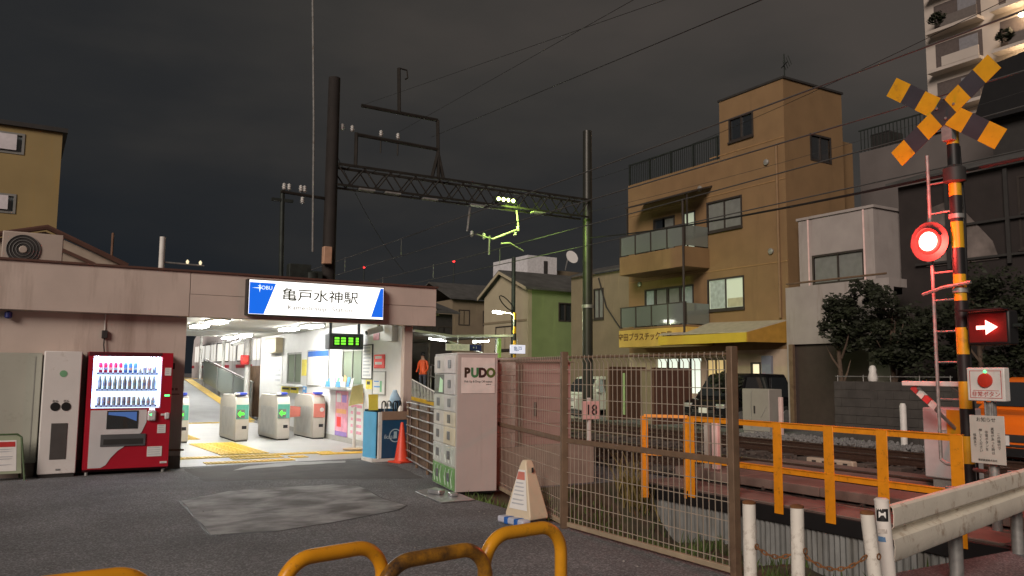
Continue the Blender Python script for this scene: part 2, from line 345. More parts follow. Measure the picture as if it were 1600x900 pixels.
# ------------------------------------------------------------------ station building
st = thing('station_building', 'low beige station building with lit entrance and long flat fascia', 'building', (3, 14.2, 0))
b = B().wall('Y', 14.2, .2, -9, 2.39, 0, 2.62); part(st, 'front_wall', b, 'plaster')
mat('skirt', (.2, .165, .145), .85, 0, .15, 4, .3, 60); part(st, 'base_band', B().box(-9, 2.39, 14.185, 14.2, 0, .2), 'skirt')
for x0, x1, z0, z1 in ((-9, -4.6, 2.43, 3.15), (-4.59, 2.38, 2.43, 3.15), (2.39, 6.8, 2.43, 2.79), (2.39, 6.8, 2.796, 3.15)):
    part(st, 'fascia_panel', B().box(x0, x1, 14.0, 14.198, z0, z1), 'plaster', .004)
mat('flashing', (.12, .06, .045), .6, .2); part(st, 'roof_flashing', B().box(-9, 6.83, 13.97, 14.2, 3.152, 3.185), 'flashing')
mat('roof_dark', (.07, .07, .068), .9, 0, .3, 2, .4, 20)
part(st, 'roof', B().box(-9, 6.8, 14.2, 26, 3.0, 3.15), 'roof_dark')
part(st, 'side_fascia', B().box(6.62, 6.8, 14.2, 25.9, 2.66, 2.998), 'plaster')
mat('ceiling', (.76, .75, .7), .6, 0, .04, 3); part(st, 'ceiling', B().box(2.25, 6.6, 14.2, 26, 2.6, 2.65), 'ceiling')
part(st, 'opening_pillar', B().box(6.25, 6.42, 14.2, 14.34, 0, 2.6), 'plaster', .01, label='brown pillar at the far end of the entrance')
WIN = [(16.75, 18.05, 1.24, 2.07), (21.1, 22.4, 1.24, 2.07)]
rw = part(st, 'hall_wall', B().wall('X', 6.4, .05, 14.34, 25.2, 0, 2.6, WIN), 'hall_white')
part(st, 'hall_back_wall', B().box(2.25, 2.4, 14.4, 30, 0, 2.6), 'hall_white'); mat('dado', (.42, .4, .37), .6, 0, .08, 5)
part(st, 'baseboard', B().box(6.375, 6.4, 14.36, 25.2, 0, .12), 'dado')
mat('frame_grey', (.38, .38, .36), .4, .5); mat('booth', (.25, .28, .22), .7)
for (y0, y1, z0, z1) in WIN:
    wn = part(st, 'ticket_window', B().box(6.44, 6.46, y0, y1, z0, z1), 'pane_g' if 0 else glass('pane_g%d' % int(y0), (.75, .85, .75), .08, .45, (.5, .56, .45)))
    f = B()
    for a, c, d, e_ in ((y0, y0+.05, z0, z1), (y1-.05, y1, z0, z1), (y0+.05, y1-.05, z1-.05, z1), (y0+.05, y1-.05, z0, z0+.05), ((y0+y1)/2-.02, (y0+y1)/2+.02, z0+.05, z1-.05)): f.box(6.415, 6.435, a, c, d, e_)
    part(wn, 'frame', f, 'frame_grey')
part(st, 'booth_back', B().box(6.85, 6.9, 16.2, 25, 0, 2.6), 'hall_white'); part(st, 'ticket_counter', B().box(6.12, 6.4, 16.6, 18.8, 1.17, 1.22), 'white_clean', .01)
part(st, 'second_counter', B().box(6.2, 6.4, 20.9, 22.7, 1.17, 1.22), 'white_clean', .01)
b = B().cyl((2.4, 21.6, 2.575), (6.4, 21.6, 2.575), .022)
for x in (3.2, 4.9): b.lathe([(.05, -.03), (.05, .02)], (x, 21.6, 2.57), 10)
part(st, 'ceiling_conduit', b, 'white_clean')
part(st, 'rear_post', B().cyl((3.95, 24.0, 0), (3.95, 24.0, 2.6), .04), 'white_paint'); part(st, 'platform_post', B().cyl((6.35, 26.6, 0), (6.35, 26.6, 2.9), .09), 'white_paint')
# platform-side canopy behind the hall
mat('canopy', (.55, .54, .5), .6, .1, .1, 2)
cn = thing('platform_canopy', 'pale sloping canopy over the ramp behind the ticket gates', 'canopy', (5, 33, 2.7))
part(cn, 'roof', B().prism([(2.3, 26.05, 2.66), (7.6, 26.05, 2.66), (7.6, 45, 3.9), (2.3, 45, 3.9)], (0, 0, .06)), 'canopy')
for y in (29, 33, 37.5): part(cn, 'post', B().cyl((6.95, y, .2), (6.95, y, 2.66+(y-26.05)*.0654), .06), 'white_paint')
mat('tile_floor', (.36, .36, .355), .42, 0, .08, 1.3, .05, 60, dirt=.2, dcol=(.33, .32, .31), dscale=2)
sheet('hall_floor', [(2.4, 14.3), (6.39, 14.3), (6.39, 26.2), (2.4, 26.2)], .006, 'tile_floor', 0)
# tactile tiles
hf = bpy.data.objects['hall_floor']; mat('tactile', (.78, .52, .05), .5, 0, .1, 6)
b0 = B().box(-.148, .148, -.148, .148, 0, .012)
for i in range(4):
    for j in range(4): b0.box(-.12+.066*i, -.085+.066*i, -.12+.066*j, -.085+.066*j, .012, .017)
tl = None; spots = []
for i in range(10): spots.append((2.56+.3*i, 15.62))
for j in range(12):
    for i in range(3): spots.append((3.45+.3*i+.01*j, 18.5-.3*j))
for i in range(5): spots += [(3.0+.3*i, 14.62)]
for i in range(5): spots += [(3.6+.3*i*.8, 15.02)]
for i in range(4): spots += [(5.2+.3*i, 15.32)]
for j in range(7): spots.append((3.6, 20.0+.3*j))
for i in range(9): spots.append((3.9+.3*i, 26.0))
seen = []
for x, y in spots:
    if any(abs(x-a) < .297 and abs(y-c) < .297 for a, c in seen): continue
    seen.append((x, y))
    if tl is None: tl = part(hf, 'tactile_tile', b0, 'tactile', smooth=False)
    else: tl2 = share(hf, 'tactile_tile', tl)
    (tl if len(seen) == 1 else tl2).location = (x, y, .008)
# ramp and near platform
mat('ramp_grey', (.33, .33, .34), .7, 0, .1, 2, .2, 60); mat('yellow_line', (.72, .47, .06), .6, 0, .15, 5)
rp = single('ramp', B().prism([(3.2, 26.2, .0), (3.2, 37.4, 1.2), (3.2, 37.4, .0)], (3.45, 0, 0)), 'ramp_grey', kind='structure')
part(rp, 'edge_line', B().prism([(6.28, 26.4, .03), (6.6, 26.4, .03), (6.6, 37.3, 1.2), (6.28, 37.3, 1.2)], (0, 0, .012)), 'yellow_line')
pf = single('platform', B().box(3.0, 8.35, 37.4, 72, 0, 1.2), 'concrete', kind='structure'); part(pf, 'edge_strip', B().box(7.5, 7.9, 37.5, 72, 1.2, 1.212), 'yellow_line')
t = thing('ramp_railing', 'sloping handrail with milky panels beside the station ramp', 'railing', (6.75, 31, .5))
def rz_(y): return (y-26.2)*.107
for y0, y1 in ((27.6, 30.2), (30.3, 32.9), (33.0, 35.6)):
    part(t, 'panel', B().prism([(6.74, y0, rz_(y0)+.12), (6.74, y1, rz_(y1)+.12), (6.74, y1, rz_(y1)+1.0), (6.74, y0, rz_(y0)+1.0)], (.015, 0, 0)), 'frost')
    part(t, 'post', B().cyl((6.75, y0-.05, rz_(y0)-.1), (6.75, y0-.05, rz_(y0)+1.05), .03), 'steel')
part(t, 'post', B().cyl((6.75, 35.65, rz_(35.6)-.1), (6.75, 35.65, rz_(35.6)+1.05), .03), 'steel')
part(t, 'handrail', B().cyl((6.75, 27.5, rz_(27.5)+1.06), (6.75, 35.7, rz_(35.7)+1.06), .035), 'steel')
# brown boarded fence behind gates
t = thing('boarded_fence', 'brown boarded fence standing between the ticket hall and the track', 'fence', (7.1, 27, 0))
mat('board_brown', (.33, .2, .12), .75, 0, .2, 5)
for i in range(9): part(t, 'board', B().box(7.05, 7.09, 23.2+.75*i, 23.93+.75*i, .05, 1.75), 'board_brown')

# ceiling lamps
def ceil_lamp(x, y, label):
    t = thing('ceiling_lamp', label, 'ceiling lamp', (x, y, 2.52), group='ceiling lamps in the ticket hall', world=False)
    part(t, 'housing', B().box(-.17, .17, -.44, .44, .04, .08), 'white_clean', .01); part(t, 'diffuser', B().box(-.13, .13, -.4, .4, 0, .039), MATS['tube'], .01)
for x, y, l_ in ((3.5, 17.3, 'bright ceiling lamp nearest the vending machine side of the entrance'), (3.5, 19.2, 'bright ceiling lamp behind the first one on the vending machine side'), (5.55, 17.6, 'bright ceiling lamp just in front of the hanging departure display'),
                 (5.5, 19.2, 'bright ceiling lamp above the pink ticket gate'), (5.5, 23.6, 'small bright ceiling lamp third along the ticket window side'), (5.47, 25.3, 'smallest bright ceiling lamp at the far end of the hall')):
    ceil_lamp(x, y, l_)
for k, (x, y, l_) in enumerate(((5.5, 31.5, 'long bright lamp under the canopy above the ramp'), (7.0, 35.5, 'added canopy lamp to brighten the train, nearer one'), (7.0, 41, 'added canopy lamp to brighten the train, farther one'), (7.2, 29.2, 'added canopy lamp to brighten the foot of the ramp'))):  # the last three lamps are added to light the train and ramp
    z = 2.6+(y-26.05)*.0654; t = thing('canopy_lamp', l_, 'lamp', (x, y, z), group='lamps under the platform canopy'); part(t, 'tube', B().box(x-.6, x+.6, y-.1, y+.1, z-.06, z), 'tube'); part(t, 'housing', B().box(x-.65, x+.65, y-.14, y+.14, z+.001, z+.04), 'white_clean')

# ------------------------------------------------------------------ station sign
emis('sign_white', (1, .99, .96), 1.7); emis('sign_blue', (.004, .13, .72), 1.0); emis('sign_logo', (.75, .9, 1), 1.3); mat('sign_ink', (.05, .07, .02), .6)
t = thing('station_sign', 'backlit white and blue station name sign with black Japanese lettering', 'sign', (4.46, 13.9, 2.5))
part(t, 'case', B().box(3.25, 5.68, 13.84, 13.998, 2.49, 3.09), 'dark', .006)
fy = 13.835
part(t, 'white_panel', B().prism([(3.57, fy, 2.52), (5.44, fy, 2.52), (5.56, fy, 3.06), (3.7, fy, 3.06)], (0, .003, 0)) if 0 else B().box(3.28, 5.66, fy, fy+.004, 2.505, 3.075), 'sign_white')
part(t, 'blue_panel', B().prism([(3.285, fy-.004, 2.51), (3.53, fy-.004, 2.51), (3.72, fy-.004, 3.035), (3.285, fy-.004, 3.035)], (0, .003, 0)), 'sign_blue', label='blue end panel with the white railway logo')
part(t, 'blue_panel', B().prism([(5.43, fy-.004, 2.54), (5.655, fy-.004, 2.54), (5.655, fy-.004, 3.06), (5.6, fy-.004, 3.06)], (0, .003, 0)), 'sign_blue')
text(t, 'station_name', '亀戸水神駅', .225, 'sign_ink', (4.5, fy-.003, 2.845), XP, ZP, sx=1.22, bold=.002)
text(t, 'station_name_latin', 'Kameidosuijin Station', .105, mat('sign_ink2', (.28, .29, .25), .6), (4.5, fy-.003, 2.64), XP, ZP, sx=1.25, bold=.001)
text(t, 'logo_letters', 'TOBU', .09, 'sign_logo', (3.54, fy-.007, 2.95), XP, ZP)
part(t, 'logo_mark', B().prism([(3.32, fy-.007, 2.944), (3.44, fy-.007, 2.936), (3.45, fy-.007, 2.87), (3.462, fy-.007, 2.936), (3.5, fy-.007, 2.944), (3.462, fy-.007, 2.952), (3.45, fy-.007, 3.02), (3.44, fy-.007, 2.952)], (0, .002, 0)), 'sign_logo')

# ------------------------------------------------------------------ ticket gates
mat('gate_teal', (.12, .42, .34), .4); mat('gate_pink', (.72, .23, .18), .4, 0, .08); emis('gate_screen', (.35, .5, 1), .7); emis('arrow_green', (.08, 1, .05), 1.6); mat('gate_dark', (.2, .19, .18), .5)
def gate(x, y, ln, label, pink=False, wing=0):
    t = thing('ticket_gate', label, 'ticket gate', (x, y, 0), group='ticket gates', world=False); W = .15
    sh = 'gate_grey'
    pr = [(0, 0), (0, .8), (.1, .97), (.3, 1.0), (ln-.25, 1.0), (ln, .86), (ln, 0)]
    part(t, 'body', B().prism([(-W, a, c+.03) for a, c in pr], (2*W, 0, 0)), sh, .02)
    part(t, 'foot', B().box(-W+.02, W-.02, .02, ln-.02, 0, .03), 'dark')
    part(t, 'end_panel', B().box(-W+.015, W-.015, -.012, -.001, .5, .82), 'gate_pink' if pink else 'gate_teal', .004)
    part(t, 'top_panel', B().prism([(-W+.03, .09, .99), (-W+.03, .3, 1.035), (-W+.03, .8, 1.035), (-W+.03, .8, 1.045), (-W+.03, .28, 1.047), (-W+.03, .07, .985)], (2*W-.06, 0, 0)), 'gate_dark' if not pink else 'gate_pink')
    part(t, 'reader', B().cb((.02, .2, 1.06), (.18, .2, .05)), emis('reader_blue', (.06, .1, .6), .5), .01)
    if not pink:
        part(t, 'screen', B().cb((-.1, .12, 1.05), (.09, .16, .05)), 'white_clean', .01)
        pn = part(t, 'indicator', B().box(-.12, .05, -.02, -.0125, .52, .71), 'gate_dark')
        part(pn, 'arrow', B().prism([(-.105, -.023, .615), (-.04, -.023, .69), (-.04, -.023, .64), (.035, -.023, .64), (.035, -.023, .59), (-.04, -.023, .59), (-.04, -.023, .54)], (0, .002, 0)), 'arrow_green')
    else: part(t, 'stop_mark', B().lathe([(.05, 0), (.05, .004)], (.06, -.014, .68), 14, Matrix.Rotation(rad(90), 3, 'X')), 'paper')
    part(t, 'slot', B().box(.0, .1, -.008, -.001, .28, .35), 'black'); part(t, 'side_panel', B().box(-W-.004, -W-.001, .15, ln-.25, .12, .75), mat('gate_side', (.56, .54, .5), .3, .4))
    for wx in ([wing] if wing else []):
        for k in (0, 1): part(t, 'barrier_flap', B().prism([(wx*W, .25+.12*k, .5), (wx*(W+.32), .27+.12*k, .52), (wx*(W+.32), .27+.12*k, .74), (wx*W, .25+.12*k, .78)], (0, .02, 0)), 'gate_pink')
    return t
gate(3.18, 18.95, 1.3, 'ticket gate half hidden behind the pillar beside the vending machine', wing=0)
gate(4.43, 18.85, 1.6, 'silver ticket gate with green arrow, standing alone in the middle passage')
gate(5.35, 18.85, 1.65, 'silver ticket gate with green arrow next to the pink one', wing=1)
gate(6.18, 18.85, 1.5, 'wide gate with pink end panels against the ticket wall', True)

# ------------------------------------------------------------------ notices and fittings on the ticket wall
def notice(nm, y0, y1, z0, z1, mt, label, cat='poster', lines=0, head=None, frame=None, inkm='ink', blocks=()):
    t = thing(nm, label, cat, (6.38, (y0+y1)/2, z0)); X = 6.388
    part(t, 'sheet', B().box(X-.004, X+.008, y0, y1, z0, z1), mt)
    if frame:
        f = B(); e_ = .022
        for a, c, d, g_ in ((y0-e_, y0, z0-e_, z1+e_), (y1, y1+e_, z0-e_, z1+e_), (y0, y1, z1, z1+e_), (y0, y1, z0-e_, z0)): f.box(X-.012, X+.01, a, c, d, g_)
        part(t, 'frame', f, frame)
    H = z1-z0; top = z1
    if head: part(t, 'header', B().box(X-.006, X-.0045, y0+.01, y1-.01, z1-H*head[0], z1-.01), head[1]); top = z1-H*head[0]
    if lines:
        b = B(); dz = (top-z0-.04)/lines
        for i in range(lines):
            z = top-.03-dz*i; b.box(X-.006, X-.0045, y0+.06+rnd(0, .1), y1-.06, z-dz*.45, z)
        part(t, 'print', b, inkm)
    for (u0, u1, v0, v1, mm) in blocks: part(t, 'picture', B().box(X-.0065, X-.0047, y1+(y0-y1)*u0 if 0 else y1-(y1-y0)*u1, y1-(y1-y0)*u0, z0+H*v0, z0+H*v1), mm)
    return t
mat('print_grey', (.5, .52, .55), .7); mat('poster_pink', (.78, .36, .46), .6, 0, .2, 6); mat('poster_orange', (.85, .45, .2), .6, 0, .15, 6); mat('poster_purple', (.3, .2, .5), .6); mat('poster_yellow', (.85, .72, .1), .6); mat('poster_blue', (.1, .35, .75), .6); mat('poster_red', (.8, .06, .05), .6); mat('poster_green', (.2, .55, .3), .6)
notice('notice_board', 18.9, 20.5, 1.23, 2.08, 'paper', 'large white map board with blue header between the two ticket windows', 'notice board', 0, (.17, 'ink_blue'), 'steel', blocks=((.7, .95, .1, .5, 'print_grey'), (.72, .9, .55, .7, 'print_grey')))
notice('poster', 17.52, 18.32, .13, 1.13, 'poster_pink', 'tall pink poster below the ticket counter', 'poster', blocks=((.1, .45, .75, .95, 'paper'), (.55, .9, .75, .92, 'poster_purple'), (.1, .9, .5, .6, 'poster_orange'), (.15, .5, .2, .42, 'poster_red'), (.02, .98, .0, .1, 'poster_purple')))
notice('poster', 16.56, 17.36, .15, 1.13, 'paper', 'pale poster with orange top beside the tall pink poster', 'poster', 5, (.25, 'poster_orange'), None, 'poster_pink')
notice('timetable', 16.14, 16.7, 1.43, 2.12, 'paper', 'black framed timetable beside the ticket window', 'timetable', 9, None, 'black', 'print_grey')
notice('notice', 15.47, 16.03, 1.64, 1.92, 'poster_red', 'red notice with white lettering high on the wall', 'notice', 2, None, None, 'paper')
notice('map_poster', 15.42, 16.06, 1.12, 1.56, 'paper', 'white route map poster below the red notice', 'poster', 0, None, 'frame_grey', blocks=((.1, .5, .55, .6, 'poster_blue'), (.1, .6, .3, .36, 'poster_blue'), (.6, .75, .1, .6, 'poster_green')))
notice('sticker', 16.1, 16.46, 1.21, 1.4, 'poster_yellow', 'small yellow notice under the black framed timetable', 'notice', 1)
notice('notice', 15.8, 16.1, 2.22, 2.37, 'poster_pink', 'small pink notice near the ceiling above the red one', 'notice')
notice('notice', 22.02, 22.8, 1.0, 1.16, 'poster_yellow', 'yellow notice under the far counter, farther of the two', 'notice', 1); notice('notice', 21.25, 21.93, 1.0, 1.16, 'poster_yellow', 'yellow notice under the far counter, nearer of the two', 'notice', 1)
notice('banner', 20.62, 21.0, 1.46, 1.87, 'poster_yellow', 'narrow yellow banner between far window and map board', 'banner'); notice('notice', 20.56, 20.86, .92, 1.19, 'poster_blue', 'small blue leaflet pinned below the map board', 'notice', 2, None, None, 'paper')
notice('banner', 22.8, 23.6, 1.2, 2.09, 'paper', 'tall white notice beyond the far ticket window', 'notice', 6, None, None, 'print_grey')
notice('notice', 18.16, 18.72, 1.4, 2.05, 'paper', 'white price list between map board and near ticket window', 'notice', 8, None, None, 'print_grey')
# leaflets on the near counter: each a folded card
cols = ['paper', 'poster_blue', 'paper', 'poster_pink', 'poster_green', 'paper', 'poster_orange', 'poster_blue', 'paper']
pos = ['farthest from the street', 'second from the far end', 'third from the far end', 'fourth from the far end', 'in the middle', 'fourth from the street', 'third from the street', 'second from the street', 'nearest the street']
for i, c in enumerate(cols):
    y = 18.62-.22*i; t = thing('leaflet_holder', 'leaflet holder on the ticket counter, '+pos[i], 'leaflet holder', (6.2, y, 1.22), 0, 'leaflet holders on the ticket counter')
    part(t, 'leaflet', B().prism([(6.2, y-.07, 1.24), (6.2, y+.07, 1.24), (6.24, y+.07, 1.24+rnd(.14, .26)), (6.24, y-.07, 1.44)], (.006, 0, 0)), c)
    part(t, 'stand', B().prism([(6.18, y-.08, 1.221), (6.26, y-.08, 1.221), (6.26, y-.08, 1.3), (6.25, y-.08, 1.3), (6.25, y-.08, 1.235), (6.18, y-.08, 1.26)], (0, .16, 0)), 'clear')
# counter front stickers strip
t = thing('counter_notice', 'blue and white notice strip hanging from the ticket counter front', 'notice', (6.11, 17.6, 1.2))
part(t, 'sheet', B().box(6.1, 6.115, 16.85, 18.6, 1.225, 1.36), 'clear')
for i in range(5): part(t, 'card', B().box(6.094, 6.099, 16.9+.34*i, 17.16+.34*i, 1.23, 1.35), ['paper', 'poster_blue', 'paper', 'poster_blue', 'paper'][i])
# departure display
emis('led_green', (.25, 1, .05), 1.1); mat('display_case', (.1, .12, .14), .5)
t = thing('departure_display', 'dark hanging departure display with green lettering', 'display', (5.95, 16.5, 2.03))
part(t, 'case', B().prism([(5.55, 16.42, 2.03), (6.3, 16.42, 2.03), (6.3, 16.42, 2.36), (5.55, 16.42, 2.36)], (0, .3, 0)), 'display_case', .02)
part(t, 'screen', B().box(5.63, 6.22, 16.412, 16.419, 2.1, 2.29), 'black'); 
b = B()
for i, (u0, u1) in enumerate(((.66, .76), (.8, .9), (.96, 1.06), (1.12, 1.18))):
    for k in range(3): b.box(5+u0, 5+u1, 16.408, 16.411, 2.125+.055*k, 2.165+.055*k)
part(t, 'led_text', b, 'led_green')
for x in (5.62, 6.24): part(t, 'hanger', B().cyl((x, 16.57, 2.36), (x, 16.57, 2.6), .03), 'display_case')
def ceiling_cam(x, y, z, label):
    t = thing('security_camera', label, 'security camera', (x, y, z)); part(t, 'bracket', B().cyl((x, y, z), (x, y, 2.6), .03), 'steel')
    part(t, 'housing', B().cb((x-.1, y-.05, z-.03), (.34, .13, .12), Matrix.Rotation(rad(-18), 3, 'Y')), 'white_paint', .02); part(t, 'lens', B().cyl((x-.25, y-.05, z-.075), (x-.285, y-.05, z-.09), .04), 'black')
ceiling_cam(6.25, 15.5, 2.42, 'white security camera under the ceiling by the red notice'); ceiling_cam(5.75, 25.0, 2.42, 'grey security camera under the far end of the hall ceiling')
single('junction_box', B().box(6.28, 6.4, 14.88, 15.26, 2.16, 2.48), 'white_clean', 'white junction box high on the wall near the entrance', 'box', bevel=.01)
single('speaker_box', B().box(6.2, 6.4, 22.85, 24.0, 2.09, 2.5), mat('beige', (.62, .53, .36), .6), 'beige box fixed under the ceiling beyond the far window', 'box', bevel=.01)
# little signal lamps by the gates
t = thing('warning_lamp', 'round red warning lamp on the white post behind the gates', 'lamp', (6.3, 26.2, 1.9)); part(t, 'case', B().cb((6.22, 26.45, 1.92), (.26, .12, .3)), mat('red_case', (.6, .05, .05), .5), .03); part(t, 'lens', B().lathe([(.09, 0), (.07, .03)], (6.22, 26.385, 1.92), 14, Matrix.Rotation(rad(90), 3, 'X')), emis('lens_red', (1, .08, .06), .8))
t = thing('warning_lamp', 'glowing orange warning lamp behind the second gate', 'lamp', (6.9, 25.8, 1.95)); part(t, 'case', B().cb((6.98, 25.8, 1.96), (.3, .12, .4)), 'red_case', .03); part(t, 'lens', B().lathe([(.09, 0), (.07, .03)], (6.98, 25.735, 1.96), 14, Matrix.Rotation(rad(90), 3, 'X')), emis('lens_orange', (1, .35, .04), 6)); part(t, 'post', B().cyl((7.0, 25.9, 0), (7.0, 25.9, 2.5), .04), 'white_paint')
# yellow floor stand
t = thing('notice_stand', 'white floor stand holding a slanted yellow notice', 'sign stand', (5.95, 15.9, 0))
part(t, 'base', B().lathe([(.22, 0), (.22, .015), (.03, .03)], (5.95, 15.9, .02), 20), mat('wood_base', (.5, .36, .2), .6)); part(t, 'pole', B().cyl((5.95, 15.9, .03), (5.95, 15.9, .86), .035), 'white_clean')
part(t, 'board', B().prism([(5.78, 15.8, .88), (6.08, 15.8, .95), (6.13, 15.95, 1.32), (5.9, 15.95, 1.26)], (0, .015, 0)), mat('pale_yellow', (.85, .78, .35), .6), .004)

# ------------------------------------------------------------------ umbrella rental box, bags, cone
t = thing('umbrella_stand', 'navy blue umbrella rental box with pale blue side panel', 'umbrella stand', (5.75, 13.8, 0))
mat('navy', (.015, .075, .16), .45, 0, .1, 4); mat('stand_blue', (.1, .42, .72), .5, 0, .08, 4); mat('stand_brown', (.3, .2, .14), .6)
part(t, 'front_panel', B().box(5.6, 6.09, 13.6, 13.63, .06, .72), 'navy', .006); part(t, 'top_band', B().box(5.59, 6.1, 13.59, 13.64, .722, .87), 'stand_brown', .006)
part(t, 'plinth', B().box(5.42, 6.1, 13.61, 14.1, .0, .058), 'white_paint', .006); part(t, 'side_panel', B().prism([(5.5, 13.66, .06), (5.44, 14.1, .06), (5.44, 14.1, .86), (5.5, 13.66, .86)], (.02, 0, 0)), 'stand_blue', .004)
part(t, 'corner_strip', B().box(5.54, 5.595, 13.6, 13.66, .06, .86), 'white_paint'); part(t, 'rear_panel', B().box(5.46, 6.1, 14.08, 14.1, .06, .9), 'navy')
text(t, 'side_lettering', 'アイカサ', .12, 'paper', (5.465, 13.87, .5), (0, 0, 1), (0, 1, 0)) if 0 else None
b = B()
for k in range(18):
    a0 = 2*math.pi*k/18; a1 = 2*math.pi*(k+1)/18; c = (5.85, 13.596, .45)
    b.quad(*[(c[0]+r*math.cos(a), c[1], c[2]+r*math.sin(a)) for r, a in ((.1, a0), (.118, a0), (.118, a1), (.1, a1))])
part(t, 'ring_logo', b, mat('logo_pale', (.4, .55, .62), .6)); part(t, 'logo_drop', B().prism([(5.82, 13.597, .4), (5.88, 13.597, .4), (5.88, 13.597, .52), (5.82, 13.597, .52)], (0, .002, 0)), 'logo_pale')
text(t, 'front_lettering', 'ikasa', .11, 'logo_pale', (5.74, 13.596, .43), XP, ZP)
nm = ['black', 'white', 'clear grey', 'black curved', 'navy', 'pale blue']
for i, (x, c) in enumerate(((5.66, 'black'), (5.73, 'white_clean'), (5.8, 'stand_blue'), (5.88, 'black'), (5.94, 'navy'), (6.0, 'stand_blue'))):
    t = thing('umbrella', ['black umbrella at the pale panel end of the navy rental box', 'white handled umbrella second in the navy rental box', 'pale blue umbrella third in the navy rental box', 'black umbrella in the middle of the navy rental box', 'navy umbrella second from the cone side of the rental box', 'pale blue umbrella nearest the cone in the rental box'][i], 'umbrella', (x, 13.8, .06), group='umbrellas in the rental box')
    y = 13.78+.05*(i % 3); part(t, 'canopy', B().lathe([(.012, .07), (.03, .3), (.028, .7), (.012, .8)], (x, y, 0), 8), c)
    part(t, 'handle', B().tube([(x, y, .8), (x, y, 1.0)]+[(x+.035-.035*math.cos(a), y, 1.0+.045*math.sin(a)) for a in (.5, 1.1, 1.7, 2.4, 3.0)]+[(x+.072, y, .95)], .011, 6), c if c != 'stand_blue' else 'dark')
def bag(name, c, s, mt, label):
    bm_ = B(); n = 12
    for i in range(7):
        th = i/6; r = (.55+.6*math.sin(math.pi*min(th*1.1, 1)))*(1-.45*th)
        for j in range(n): a = 2*math.pi*j/n; k = r*(1+.14*math.sin(3*a+i)+rnd(-.06, .06)); bm_.v.append((c[0]+s[0]*k*math.cos(a), c[1]+s[1]*k*math.sin(a), c[2]+s[2]*th))
    for i in range(6):
        for j in range(n): a = i*n+j; d = i*n+(j+1) % n; bm_.f.append((a, d, d+n, a+n))
    bm_.f.append(tuple(reversed(range(n)))); bm_.f.append(tuple(6*n+j for j in range(n))); return single(name, bm_, mt, label, 'bag')
mat('bag_blue', (.42, .66, .85), .4, 0, .15, 9); bag('plastic_bag', (5.99, 13.98, .9), (.12, .08, .34), 'bag_blue', 'pale blue plastic bag stuffed on top of the umbrella box')
single('price_card', B().prism([(5.5, 14.0, .88), (5.68, 14.0, .88), (5.68, 14.03, 1.16), (5.5, 14.03, 1.16)], (0, .006, 0)), 'poster_yellow', 'yellow card standing on the pale side of the umbrella box', 'card')
t = thing('traffic_cone', 'red traffic cone beside the umbrella rental box', 'traffic cone', (5.89, 13.4, 0)); mat('cone_red', (.78, .075, .035), .45, 0, .08, 6)
part(t, 'base', B().cb((5.89, 13.4, .015), (.34, .34, .03), .3), 'cone_red', .008); part(t, 'cone', B().lathe([(.135, .03), (.12, .06), (.03, .66), (.022, .69)], (5.89, 13.4, 0), 24), 'cone_red')

# ------------------------------------------------------------------ vending machine and its neighbours
mat('vend_red', (.46, .012, .03), .32, 0, .06, 3); mat('vend_silver', (.7, .68, .69), .4, .05, .05, 3); emis('vend_back', (.66, .8, 1), 2.0); emis('vend_side', (.35, .55, 1), 9); emis('vend_top', (.85, .9, 1), 70); emis('vend_screen', (.1, .22, .6), .35)
X0, X1, Y0, Y1 = .965, 2.14, 13.75, 14.18
t = thing('vending_machine', 'red drinks vending machine with glowing white display', 'vending machine', ((X0+X1)/2, 13.97, 0))
b = B().box(X0, X1, 13.87, Y1, .04, 1.83); part(t, 'cabinet', b, mat('vend_dark', (.09, .012, .02), .45), .01)
DX0, DX1, DZ0, DZ1 = 1.03, 1.985, .985, 1.765
part(t, 'door', B().wall('Y', 13.75, .118, X0, X1, .09, 1.83, [(DX0, DX1, DZ0, DZ1)]), 'vend_red')
part(t, 'door_cap', B().prism([(X0, 13.745, 1.77), (X1-.16, 13.745, 1.77), (X1-.16, 13.745, 1.826), (X0, 13.745, 1.826)], (0, .004, 0)), 'vend_dark')
part(t, 'display_back', B().box(DX0, DX1, 13.862, 13.868, DZ0, DZ1), 'vend_back')
for x in (DX0+.001, DX1-.031): part(t, 'side_glow', B().box(x, x+.02, 13.756, 13.772, DZ0+.03, DZ1-.04), 'vend_side')
part(t, 'top_light', B().box(DX0+.02, DX1-.02, 13.757, 13.782, DZ1-.03, DZ1-.008), 'vend_top')
cols = [[(.6, .02, .12)]*5+[(.05, .2, .7)]*3+[(.6, .75, .85)]*3+[(.1, .25, .6)], [(.3, .6, .85), (.2, .55, .65), (.3, .6, .85), (.7, .8, .85), (.75, .8, .85), (.08, .15, .3), (.08, .15, .3), (.7, .68, .5), (.25, .35, .6), (.8, .6, .4), (.5, .25, .3), (.3, .5, .7)], [(.6, .65, .75), (.1, .1, .35), (.15, .2, .5), (.6, .6, .7), (.3, .2, .4), (.25, .2, .45), (.3, .25, .5), (.7, .75, .8), (.75, .55, .45), (.35, .6, .8), (.35, .6, .8), (.75, .5, .4)]]
